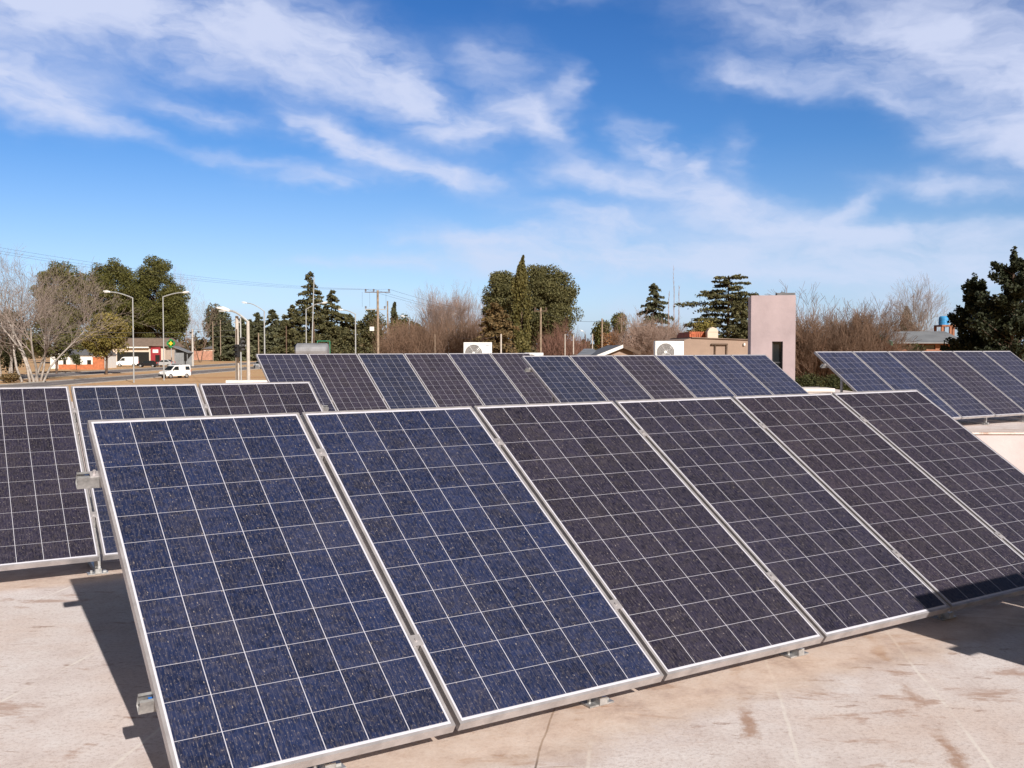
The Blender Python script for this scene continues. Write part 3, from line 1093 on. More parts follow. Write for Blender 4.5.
# brick house on the right with green-edged grey roof
D = 82
hb = empty('brick_house', (xp(925, D), D, 0))
tag(hb, 'brick house with grey sheet roof and green gable trim at the right behind the panels', 'house')
x0, x1 = xp(897.5, D), xp(962, D)
ze, zr_ = gz(342, D), gz(331.3, D)
m_ = MB()
ym = D + 4.0
wins = [(xp(901.5, D), xp(908.5, D)), (xp(916, D), xp(935.5, D))]
zw0, zw1 = gz(349.5, D), gz(344.5, D)
# front wall in pieces round the windows
cuts = [x0] + [q for w_ in wins for q in w_] + [x1]
for i in range(0, len(cuts), 2):
    m_.box2((cuts[i], D, 0), (cuts[i + 1], D + .25, ze))
for (wa, wb) in wins:
    m_.box2((wa, D, 0), (wb, D + .25, zw0))
    m_.box2((wa, D, zw1), (wb, D + .25, ze))
m_.box2((x0, D + .25, 0), (x0 + .25, D + 8, ze))
m_.box2((x1 - .25, D + .25, 0), (x1, D + 8, ze))
m_.box2((x0, D + 7.75, 0), (x1, D + 8, ze + .002))
m_.add([(x0 + .02, D, ze), (x0 + .02, ym, zr_ - .1), (x0 + .02, D + 8, ze), (x0 + .2, D, ze), (x0 + .2, ym, zr_ - .1), (x0 + .2, D + 8, ze)],
       [(0, 1, 2), (5, 4, 3), (0, 3, 4, 1), (1, 4, 5, 2), (2, 5, 3, 0)])
part(m_, 'wall', M['housebrick'], hb)
m_ = MB()
for s_ in (-1, 1):
    yb = ym + s_ * 4.7
    ys = sorted((ym, yb))
    vs = [(x0 - .7, ym, zr_), (x1 + .3, ym, zr_), (x1 + .3, yb, ze - .12), (x0 - .7, yb, ze - .12)]
    m_.add(vs + [(p[0], p[1], p[2] + .07) for p in vs], [(0, 1, 2, 3), (7, 6, 5, 4), (0, 4, 5, 1), (1, 5, 6, 2), (2, 6, 7, 3), (3, 7, 4, 0)])
rf = part(m_, 'roof', M['roofgrey'], hb)
m_ = MB()
for s_ in (-1, 1):
    yb = ym + s_ * 4.75
    vs = [(x0 - .80, ym, zr_ - .16), (x0 - .705, ym, zr_ - .16), (x0 - .705, yb, ze - .30), (x0 - .80, yb, ze - .30)]
    m_.add(vs + [(p[0], p[1], p[2] + .30) for p in vs], [(0, 1, 2, 3), (7, 6, 5, 4), (0, 4, 5, 1), (1, 5, 6, 2), (2, 6, 7, 3), (3, 7, 4, 0)])
m_.build('gable_trim', M['greentrim'], rf)
for (wa, wb) in wins:
    m_ = MB()
    m_.box2((wa, D + .10, zw0), (wb, D + .14, zw0 + .07))
    m_.box2((wa, D + .10, zw1 - .07), (wb, D + .14, zw1))
    for q in (wa, (wa + wb) / 2 - .03, wb - .06):
        m_.box2((q, D + .10, zw0 + .071), (q + .06, D + .14, zw1 - .071))
    wf = part(m_, 'window', M['darkwood'], hb)
    m_ = MB()
    m_.box2((wa + .01, D + .115, zw0 + .02), (wb - .01, D + .125, zw1 - .02))
    m_.build('pane', M['glass'], wf)
# blue tank on its brick stand behind the house
D = 93
tk = empty('water_tank', (xp(943.5, D), D, 0))
tag(tk, 'bright blue plastic water tank on a brick stand above the brick house roof', 'water tank')
m_ = MB()
r_ = (xp(948, D) - xp(938.5, D)) / 2
zb_, zt_ = gz(325, D), gz(316.2, D)
c_ = xp(943.3, D)
m_.tube((c_, D, zb_), (c_, D, zt_ - .12), r_, r_ * .97, 20)
m_.tube((c_, D, zt_ - .12), (c_, D, zt_), r_ * .97, r_ * .7, 20)
for q in (.3, .6):
    z = zb_ + (zt_ - zb_) * q
    m_.tube((c_, D, z - .025), (c_, D, z + .025), r_ * 1.03, r_ * 1.03, 20)
part(m_, 'tank_body', M['tankblue'], tk)
m_ = MB()
m_.box2((xp(937.5, D), D - .9, zb_ - .16), (xp(958, D), D + .9, zb_ - .003))
for q in (938.4, 946.5, 956.5):
    for y_ in (-.75, .75):
        m_.box2((xp(q, D) - .10, D + y_ - .1, 0), (xp(q, D) + .10, D + y_ + .1, zb_ - .161))
part(m_, 'stand', M['housebrick'], tk)

# street side houses, left
D = 196
hw_ = empty('white_house', (xp(72, D), D, 0))
tag(hw_, 'white house half hidden behind bare poplars at the far left', 'house')
m_ = MB()
m_.prism([(xp(50, D), 0), (xp(70, D), 0), (xp(70, D), gz(356, D)), (xp(61, D), gz(351, D)), (xp(50, D), gz(356, D))], D, D + 8)
m_.box2((xp(70, D) + .003, D + 2, 0), (xp(98, D), D + 9, gz(355, D)))
part(m_, 'wall', M['white'], hw_)
m_ = MB()
for (a, za, b, zb__) in ((xp(48.5, D), gz(357, D), xp(61, D), gz(350.5, D)), (xp(61, D), gz(350.5, D), xp(71.5, D), gz(356.5, D))):
    m_.prism([(a, za + .02), (b, zb__ + .02), (b, zb__ + .22), (a, za + .22)], D - .5, D + 8.5)
m_.add([(xp(70, D), D + 1.6, gz(355.5, D)), (xp(99, D), D + 1.6, gz(355.5, D)), (xp(97, D), D + 6, gz(349, D)), (xp(72, D), D + 6, gz(349, D)),
        (xp(99, D), D + 9.4, gz(355.5, D)), (xp(70, D), D + 9.4, gz(355.5, D))], [(0, 1, 2, 3), (3, 2, 4, 5), (0, 3, 5), (1, 4, 2)])
part(m_, 'roof', M['roofslate'], hw_)
for (wa, wb, d0) in ((55, 58, D), (63, 66, D), (76, 80, D + 2), (87, 91, D + 2)):
    m_ = MB()
    m_.box2((xp(wa, d0), d0 - .06, gz(364.5, d0)), (xp(wb, d0), d0 - .003, gz(360, d0)))
    wf = part(m_, 'window', M['darkwood'], hw_)
    m_ = MB()
    m_.box2((xp(wa + .4, d0), d0 - .075, gz(364.1, d0)), (xp(wb - .4, d0), d0 - .062, gz(360.4, d0)))
    m_.build('pane', M['glass'], wf)
D = 188
gw = MB()
gw.box2((xp(58, D), D, 0), (xp(92.5, D), D + .3, gz(364.5, D)))
gw.box2((xp(92.5, D), D - .05, 0), (xp(103.5, D), D + .35, gz(357.5, D)))
gw.box2((xp(92.2, D), D - .10, gz(357.5, D) + .002), (xp(103.8, D), D + .4, gz(356.9, D)))
tag(gw.build('garden_wall', M['orangebrick']), 'orange brick garden wall in front of the white house', 'wall')

# red fronted shop
D = 232
sh = empty('shop', (xp(142, D), D, 0))
tag(sh, 'low shop with red front and white fascia behind the parked cars', 'shop')
m_ = MB()
m_.box2((xp(112, D), D, 0), (xp(165, D), D + 12, gz(348.5, D)))
part(m_, 'wall', M['cream'], sh)
m_ = MB()
m_.box2((xp(151.5, D), D - .5, 0), (xp(161, D), D - .003, gz(345.5, D)))
part(m_, 'red_front', M['redpaint'], sh)
m_ = MB()
m_.box2((xp(153.5, D), D - .56, gz(352.8, D)), (xp(159, D), D - .502, gz(349.5, D)))
part(m_, 'sign_panel', M['white'], sh)
m_ = MB()
m_.box2((xp(156, D), D - .55, .1), (xp(160.5, D), D - .502, gz(355, D)))
part(m_, 'door', M['glass'], sh)
m_ = MB()
m_.box2((xp(117, D), D - .06, .3), (xp(149, D), D - .003, gz(352, D)))
part(m_, 'shopfront', M['glass'], sh)
m_ = MB()
m_.box2((xp(128, D), D - .9, gz(348, D)), (xp(150, D), D - .01, gz(345.8, D)))
part(m_, 'fascia', M['white'], sh)
m_ = MB()
m_.add([(xp(108, D), D - 1.2, gz(346, D)), (xp(153, D), D - 1.2, gz(346, D)), (xp(166, D), D + 5, gz(338, D)), (xp(120, D), D + 5, gz(338, D)),
        (xp(167, D), D + 13, gz(347, D)), (xp(112, D), D + 13, gz(347, D)), (xp(168, D), D - .6, gz(346.5, D))],
       [(0, 1, 2, 3), (3, 2, 4, 5), (1, 6, 2), (0, 3, 5), (6, 4, 2)])
part(m_, 'roof', M['rooftan'], sh)

# green and yellow sign on a post
D = 224
sg = empty('shop_sign', (xp(171, D), D, 0))
tag(sg, 'green and yellow petal shaped sign on a post by the bus shelter', 'sign')
m_ = MB()
c_, zc_, s_ = xp(171, D), gz(343.4, D), (xp(175, D) - xp(167, D)) / 2
for (dx0, dz0) in ((-.5, 0), (.5, 0), (0, .5), (0, -.5)):
    m_.tube((c_ + dx0 * s_, D - .10, zc_ + dz0 * s_), (c_ + dx0 * s_, D + .10, zc_ + dz0 * s_), s_ * .58, n=14)
part(m_, 'sign_board', M['greensign'], sg)
m_ = MB()
for y_ in (D - .13,):
    m_.prism([(c_ - s_ * .55, zc_), (c_, zc_ - s_ * .55), (c_ + s_ * .55, zc_), (c_, zc_ + s_ * .55)], y_ - .02, y_ + .02)
part(m_, 'sign_emblem', M['yellow'], sg)
m_ = MB()
m_.tube((c_, D + .16, 0), (c_, D + .16, zc_ + .2), .09, n=8)
part(m_, 'post', M['polegrey'], sg)

# bus shelter
D = 219
bs = empty('bus_shelter', (xp(181, D), D, 0))
tag(bs, 'grey kiosk like shelter with sloping sheet roof beside the road', 'shelter')
m_ = MB()
xa, xb = xp(174.2, D), xp(187.5, D)
zl, zr_ = gz(349.2, D), gz(352.8, D)
m_.prism([(xa, 0), (xb, 0), (xb, zr_), (xa, zl)], D + 2.8, D + 3.0)
m_.prism([(xa, 0), (xa + .15, 0), (xa + .15, zl), (xa, zl)], D + .2, D + 2.79)
for q in (xa + .02, xa + 1.05, xa + 2.0, xb - .16):
    m_.prism([(q, 0), (q + .14, 0), (q + .14, zr_), (q, zr_)], D, D + .14)
m_.prism([(xa + .16, .5), (xa + 1.04, .5), (xa + 1.04, zr_), (xa + .16, zr_)], D + .04, D + .10)
m_.prism([(xa + 1.2, .5), (xa + 1.99, .5), (xa + 1.99, zr_), (xa + 1.2, zr_)], D + .04, D + .10)
part(m_, 'wall', M['roofgrey'], bs)
m_ = MB()
m_.prism([(xa - .3, zl + .55), (xb + .35, zr_ - .05), (xb + .35, zr_ + .08), (xa - .3, zl + .70)], D - .5, D + 3.4)
part(m_, 'roof', M['roofgrey'], bs)

# brick wall and house beyond the boulevard
D = 335
bw = MB()
for (pa, pb, pt) in ((186, 232, 351.0), (232, 272, 352.2), (272, 300, 352.6)):
    bw.box2((xp(pa, D), D, 0), (xp(pb, D) - .02, D + .4, gz(pt, D)))
for q in range(186, 300, 8):
    bw.box2((xp(q, D) - .3, D - .12, 0), (xp(q, D) + .3, D + .5, gz(350.6, D) - (.4 if q > 230 else 0)))
tag(bw.build('brick_wall', M['brick']), 'long pink brick boundary wall beyond the boulevard and dry grass', 'wall')
D = 348
hc = empty('slate_house', (xp(221, D), D, 0))
tag(hc, 'house with dark hipped roof and pale chimney behind the pink brick wall', 'house')
m_ = MB()
m_.box2((xp(203.5, D), D, 0), (xp(238, D), D + 10, gz(348.6, D)))
part(m_, 'wall', M['cream'], hc)
m_ = MB()
e0, e1, r0, r1 = xp(202, D), xp(240, D), xp(224, D), xp(236, D)
ze, zr_ = gz(348.8, D), gz(341, D)
m_.add([(e0, D - .8, ze), (e1, D - .8, ze), (r1, D + 5, zr_), (r0, D + 5, zr_), (e0, D + 10.8, ze), (e1, D + 10.8, ze)],
       [(0, 1, 2, 3), (5, 4, 3, 2), (0, 3, 4), (1, 5, 2), (0, 4, 5, 1)])
rf = part(m_, 'roof', M['roofslate'], hc)
m_ = MB()
m_.box2((xp(226, D), D + 2, gz(345, D)), (xp(233, D), D + 4, gz(335.3, D)))
m_.box2((xp(225.5, D), D + 1.8, gz(335.3, D) + .002), (xp(233.5, D), D + 4.2, gz(334.6, D)))
m_.build('chimney', M['polegrey'], rf)
m_ = MB()
for q in (206, 213, 232):
    m_.box2((xp(q, D), D - .06, gz(355, D)), (xp(q + 3, D), D - .003, gz(350.5, D)))
part(m_, 'window', M['glass'], hc)
D = 345
hd = empty('slate_house', (xp(270, D), D, 0))
tag(hd, 'low dark roofed house under the conifers left of the grey tank', 'house')
m_ = MB()
m_.box2((xp(262, D), D, 0), (xp(283, D), D + 9, gz(348, D)))
part(m_, 'wall', M['beigeplaster'], hd)
m_ = MB()
m_.add([(xp(260, D), D - .8, gz(347.6, D)), (xp(285, D), D - .8, gz(347.6, D)), (xp(279, D), D + 4.5, gz(341.6, D)), (xp(266, D), D + 4.5, gz(341.6, D)),
        (xp(260, D), D + 9.8, gz(347.6, D)), (xp(285, D), D + 9.8, gz(347.6, D))], [(0, 1, 2, 3), (5, 4, 3, 2), (0, 3, 4), (1, 5, 2), (0, 4, 5, 1)])
part(m_, 'roof', M['roofslate'], hd)
# houses glimpsed through the trees in the middle
D = 262
for (pa, pb, pe, pr, m1, m2, lb) in ((334, 352, 348, 343.5, 'orangebrick', 'roofslate', 'small orange brick house glimpsed under the cedars right of the tank'),
                                     (402, 420, 347, 341.5, 'cream', 'rooftan', 'tan roofed house glimpsed between the pines and the brown thicket'),
                                     (606, 618, 339, 333, 'cream', 'rooftile', 'orange tiled house glimpsed behind the two mid distance pines')):
    hh_ = empty('cottage', (xp((pa + pb) / 2, D), D, 0))
    tag(hh_, lb, 'house')
    m_ = MB()
    m_.box2((xp(pa, D), D, 0), (xp(pb, D), D + 7, gz(pe, D)))
    part(m_, 'wall', M[m1], hh_)
    m_ = MB()
    q = (pb - pa) * .25
    m_.add([(xp(pa - 1, D), D - .6, gz(pe, D)), (xp(pb + 1, D), D - .6, gz(pe, D)), (xp(pb - q, D), D + 3.5, gz(pr, D)), (xp(pa + q, D), D + 3.5, gz(pr, D)),
            (xp(pa - 1, D), D + 7.6, gz(pe, D)), (xp(pb + 1, D), D + 7.6, gz(pe, D))], [(0, 1, 2, 3), (5, 4, 3, 2), (0, 3, 4), (1, 5, 2), (0, 4, 5, 1)])
    part(m_, 'roof', M[m2], hh_)
    m_ = MB()
    m_.box2((xp(pa + 3, D), D - .06, gz(pe, D) - 1.8), (xp(pa + 7, D), D - .003, gz(pe, D) - .5))
    part(m_, 'window', M['glass'], hh_)

# grey horizontal tank on a stand
D = 118
tk = empty('storage_tank', (xp(311, D), D, 0))
tag(tk, 'grey horizontal cylindrical storage tank below the tall cedar', 'tank')
m_ = MB()
xa, xb = xp(297.5, D), xp(327, D)
zt_ = gz(343.2, D)
rr = .95
m_.tube((xa, D, zt_ - rr), (xb, D, zt_ - rr), rr, rr, 24)
m_.tube((xa - .18, D, zt_ - rr), (xa, D, zt_ - rr), rr * .75, rr, 24)
m_.tube((xb, D, zt_ - rr), (xb + .18, D, zt_ - rr), rr, rr * .75, 24)
for q in (.25, .75):
    x = xa + (xb - xa) * q
    m_.tube((x - .04, D, zt_ - rr), (x + .04, D, zt_ - rr), rr * 1.02, rr * 1.02, 24)
part(m_, 'tank_body', M['tanksteel'], tk)
m_ = MB()
for q in (.2, .8):
    x = xa + (xb - xa) * q
    for y_ in (-.7, .7):
        m_.box2((x - .1, D + y_ - .1, 0), (x + .1, D + y_ + .1, zt_ - rr * 1.6))
    m_.box2((x - .12, D - .9, zt_ - rr * 1.6 + .002), (x + .12, D + .9, zt_ - rr * 1.35))
part(m_, 'stand', M['polegrey'], tk)
m_ = MB()
xc, xd = xp(315.5, D), xp(328, D)
zq = gz(341, D)
m_.path([(xc, D + 1.2, 0), (xc, D + 1.2, zq), (xd, D + 1.2, zq), (xd, D + 1.2, 0)], .06, 8)
part(m_, 'pipe_frame', M['greentrim'], tk)


# ------------------------------------------------------------------ poles and lamps
def pole(name, label, cat, px, ptop, d, r, m_, group=None, top_px=None, extra=None):
    p = empty(name, (gx(px, d), d, 0))
    tag(p, label, cat, group)
    zt = gz(ptop, d)
    tx = (gx(top_px, d) - p.location.x) if top_px else 0
    b = MB()
    b.tube((0, 0, 0), (tx, 0, zt), r, r * .75, 10)
    b.build('shaft', m_, p)
    return p, zt


def lamp_head(p, x0, z0, x1, z1, size, m_=None):
    """arm from (x0,z0) to head at (x1,z1), local to p"""
    s_ = 1 if x1 > x0 else -1
    b = MB()
    pts = []
    for i in range(6):
        t = i / 5
        pts.append((x0 + (x1 - x0) * t, 0, z0 + (z1 - z0) * math.sin(t * math.pi / 2)))
    b.path(pts, size * .09, 6)
    b.build('lamp_arm', M['polegrey'], p)
    b = MB()
    dz = (z1 - z0) / max(.01, abs(x1 - x0)) * .5
    b.prism([(x1 - s_ * size * .1, z1 - size * .12), (x1 - s_ * size * .1, z1 + size * .10), (x1 + s_ * size * .35, z1 + size * .22 + dz * size * .3),
             (x1 + s_ * size * .95, z1 + size * .10 + dz * size * .7), (x1 + s_ * size * .95, z1 - size * .04 + dz * size * .7)], -size * .2, size * .2)
    h = b.build('lamp_head', m_ or M['lamphead'], p, bevel=size * .06)
    b = MB()
    b.box((x1 + s_ * size * .45, 0, z1 - size * .10 + dz * size * .2), (size * .6, size * .28, size * .06))
    b.build('lens', M['headlight'], h)


def street_lamp(px, ptop, d, hx, hz, label, r=.09, size=.75):
    p, zt = pole('street_lamp', label, 'street lamp', px, ptop, d, r, M['polegrey'], 'street lamps along the boulevard')
    lamp_head(p, 0, zt - .05, gx(hx, d) - p.location.x, gz(hz, d), size)
    return p


street_lamp(133.4, 297.5, 116.5, 110.5, 292, 'grey street lamp with arm reaching left, in front of the big pines', .085, .8)
street_lamp(163.6, 296.5, 125, 184, 292.5, 'grey street lamp with arm reaching right, beside the white moving van', .085, .8)
street_lamp(264.6, 311, 190, 247, 303, 'thin street lamp with long arm reaching left, right of the concrete post pair', .15, 1.0)
street_lamp(306.3, 309, 150, 323, 303, 'curved street lamp with arm reaching right, in front of the tall cedar', .10, .8)
street_lamp(355.6, 314, 175, 343, 310, 'street lamp with short arm reaching left, left of the wooden power pole', .13, .9)
street_lamp(409.3, 319, 210, 404.5, 316.5, 'small far street lamp left of the brown thicket', .14, .9)
street_lamp(437.2, 320, 215, 441, 317.5, 'small far street lamp in the brown thicket, arm to the right', .13, .8)
street_lamp(448.6, 316, 190, 452, 314.5, 'small lamp on a pale based post left of the left air conditioner', .13, .9)
street_lamp(585, 334, 240, 583, 331.5, 'small far street lamp right of the big round tree', .15, .8)

pst, zt = pole('concrete_post', 'thick concrete post with street light arm, right one of the pair', 'post', 248.2, 321, 75, .15, M['concrete'], 'thick concrete posts by the dry grass')
lamp_head(pst, 0, zt - .05, gx(229, 75) - pst.location.x, gz(310.5, 75), .95, M['white'])
pst2, zt2 = pole('concrete_post', 'thick concrete post beside the traffic light, left one of the pair', 'post', 237.2, 316, 75.5, .17, M['concrete'], 'thick concrete posts by the dry grass')
b = MB()
b.box((0, 0, zt2 - .5), (.5, .10, .10))
b.tube((.2, 0, zt2 - .45), (.2, 0, zt2 - .2), .04)
b.build('bracket', M['polegrey'], pst2)

tl = empty('traffic_light', (gx(240.8, 74), 74, 0))
tag(tl, 'dark traffic light on a thin pole in front of the concrete post pair', 'traffic light')
b = MB()
b.tube((0, 0, 0), (0, 0, gz(318, 74)), .055, .05, 8)
b.build('shaft', M['polegrey'], tl)
for (px, pz, rz) in ((243.3, 344, .4), (237.6, 351, -.5)):
    zc_ = gz(pz, 74)
    xo = gx(px, 74) - tl.location.x
    hd_ = MB()
    rot = Matrix.Rotation(rz, 3, 'Z')
    hd_.box((xo, -.1, zc_), (.34, .25, 1.0), rot)
    h = hd_.build('signal_head', M['blackplastic'], tl, bevel=.04)
    for k, cn in enumerate(((.25, .02, .02), (.25, .16, .02), (.02, .2, .08))):
        v = MB()
        zz = zc_ + .31 - .31 * k
        for i in range(10):
            t0, t1 = math.pi * i / 10, math.pi * (i + 1) / 10
            pts = []
            for (t, yy) in ((t0, -.13), (t1, -.13), (t1, -.36), (t0, -.36)):
                q = rot @ Vector((math.cos(t) * .14, yy, math.sin(t) * .14))
                pts.append((xo + q.x, -.1 + q.y, zz + q.z))
            v.add(pts, [(0, 1, 2, 3)])
        v.build('visor', M['blackplastic'], h)
b = MB()
b.box((gx(243, 74) - tl.location.x, -.06, gz(345.5, 74)), (.5, .04, .12))
b.build('bracket', M['polegrey'], tl)

PL = [
    (192.6, 329, 222, .26, 'concrete', 'pale concrete post right of the shelter'),
    (213, 322, 300, .16, 'wood', 'thin wooden pole in front of the slate house, left of the other'),
    (220.6, 320, 305, .16, 'wood', 'thin wooden pole in front of the slate house chimney'),
    (258.6, 333, 200, .16, 'wood', 'short wooden pole left of the thin street lamp'),
    (286.4, 326, 150, .10, 'darkwood', 'brown wooden pole left of the grey tank'),
    (314, 322, 160, .13, 'darkwood', 'short brown pole behind the leaning mast'),
    (387.8, 301, 215, .20, 'wood', 'brown wooden pole just right of the tall power pole'),
    (415, 325, 235, .20, 'wood', 'thin wooden pole right of the small far street lamp'),
    (451.2, 324, 200, .18, 'concrete', 'pale post beside the small lamp in the thicket'),
    (501, 334, 100, .11, 'concrete', 'short concrete post in front of the bronze cedar'),
    (565, 334, 130, .09, 'concrete', 'thin post left of its neighbour in the reddish brush'),
    (573.4, 335, 130, .10, 'concrete', 'thin post right of its neighbour in the reddish brush'),
    (592.4, 334, 190, .13, 'concrete', 'short pale post left of the shed roof pole'),
    (435, 334, 150, .08, 'wood', 'thin brown post in the thicket left of the pale based lamp')]
for (px, pt, d, r, mk, lb) in PL:
    p_, zt = pole('utility_pole' if mk != 'concrete' else 'concrete_post', lb, 'pole', px, pt, d, r, M[mk], 'plain poles in the background')
pole('metal_mast', 'tall slightly leaning pale metal mast before the tall cedar', 'mast', 310.8, 277.5, 140, .10, M['polegrey'], None, 314.6)


def crossarm(p, z, x0, x1, r, ins, m_, name='crossarm'):
    b = MB()
    b.box(((x0 + x1) / 2, 0, z), (abs(x1 - x0), r * 2, r * 2))
    o = b.build(name, m_, p)
    for x in ins:
        i_ = MB()
        i_.tube((x, 0, z + r), (x, 0, z + r + .16), .03)
        for k in range(3):
            i_.tube((x, 0, z + r + .10 + k * .10), (x, 0, z + r + .17 + k * .10), .15, .10, 10)
        i_.build('insulator', M['darkwood'], o)


D = 130
pp, zt = pole('power_pole', 'tall wooden power pole with crossarms behind the rear left panels', 'power pole', 378, 290.3, D, .19, M['wood'])
px0 = pp.location.x
LX = lambda q: gx(q, D) - px0
crossarm(pp, gz(292.2, D), LX(365), LX(390.5), .05, [LX(366), LX(374), LX(389.3)], M['darkwood'])
crossarm(pp, gz(309.4, D), LX(365), LX(386), .06, [LX(366), LX(385)], M['polegrey'])
b = MB()
b.box((LX(372.2), -.1, gz(328.8, D)), (.55, .4, .55))
b.build('meter_box', M['white'], pp)
b = MB()
for q in (362.5, 370, 386.2):
    b.tube((LX(q), 0, gz(307, D)), (LX(q), 0, gz(292, D)), .014, n=4)
b.build('drop_cable', M['wire'], pp)
# two poles of the middle, with wires
p1, z1 = pole('utility_pole', 'pale wooden pole with crossarm before the big round tree', 'pole', 540.7, 307.5, 120, .15, M['wood'], 'plain poles in the background')
crossarm(p1, gz(311, 120), gx(534, 120) - p1.location.x, gx(547, 120) - p1.location.x, .06, [gx(535, 120) - p1.location.x, gx(546, 120) - p1.location.x], M['darkwood'])
p2, z2 = pole('utility_pole', 'pale wooden pole rising behind the shed, left of its twin', 'pole', 602, 318.5, 105, .12, M['wood'], 'plain poles in the background')
p3, z3 = pole('utility_pole', 'pale wooden pole rising behind the white gable, right of its twin', 'pole', 621.2, 318, 112, .12, M['wood'], 'plain poles in the background')
crossarm(p3, gz(321, 112), gx(618.5, 112) - p3.location.x, gx(624, 112) - p3.location.x, .05, [gx(619, 112) - p3.location.x, gx(623.5, 112) - p3.location.x], M['darkwood'])
# power pole outside the left edge that carries the near end of the lines
pn, zn = pole('power_pole', 'wooden power pole beyond the left edge carrying the high lines', 'power pole', -160, 220, 70, .17, M['wood'])
pnx = pn.location.x
crossarm(pn, gz(222.5, 70), -1.1, 1.1, .05, [-1.0, -.2, 1.0], M['darkwood'])


def wire(pts_ends, sag, r, label, group='overhead wires'):
    a, b = Vector(pts_ends[0]), Vector(pts_ends[1])
    n = 26
    pts = []
    for i in range(n + 1):
        t = i / n
        p = a.lerp(b, t)
        p.z -= sag * 4 * t * (1 - t)
        pts.append(p)
    m_ = MB()
    m_.path(pts, r, 4)
    return tag(m_.build('overhead_wire', M['wire']), label, 'wire', group)


zi = gz(292.2, D) + .4
for k, (q, xn, lb) in enumerate(((366, -1.0, 'uppermost high black power line crossing the sky from the left edge'), (374, -.2, 'middle high black power line crossing the sky from the left edge'), (389.3, 1.0, 'lowest high black power line crossing the sky from the left edge'))):
    wire(((pnx + xn, 70, gz(222.5, 70) + .55 - .42 * k), (gx(q, D), D, zi)), 1.1 + .15 * k, .010, lb)
    wire(((gx(q, D), D, zi), (gx(q + 150, 260), 260, gz(318, 260))), 1.2, .015, ['left', 'middle', 'right'][k] + ' far span of power line running on behind the brown thicket')
wire(((gx(-60, 70), 70, gz(322, 70)), (gx(237.2, 75.5), 75.5, gz(330, 75.5))), .45, .016, 'low dark cable running from the left edge to the concrete post, upper one')
wire(((gx(-60, 70), 70, gz(326.5, 70)), (gx(237.2, 75.5), 75.5, gz(336, 75.5))), .42, .016, 'low dark cable running from the left edge to the concrete post, lower one')
wire(((gx(237.2, 75.5), 75.5, gz(319, 75.5)), (gx(192.6, 222), 222, gz(329.5, 222))), .3, .02, 'cable between the left concrete post and the pale post by the shelter')
wire(((p1.location.x, 120, gz(311, 120)), (p2.location.x, 105, gz(321, 105))), .5, .02, 'wire between the crossarm pole and the pole behind the shed')
wire(((p2.location.x, 105, gz(324, 105)), (p3.location.x, 112, gz(321, 112))), .25, .02, 'wire between the twin pale poles')
wire(((gx(448.6, 190), 190, gz(334, 190)), (gx(501, 100), 100, gz(336, 100))), .6, .02, 'wire crossing the thicket to the short concrete post')


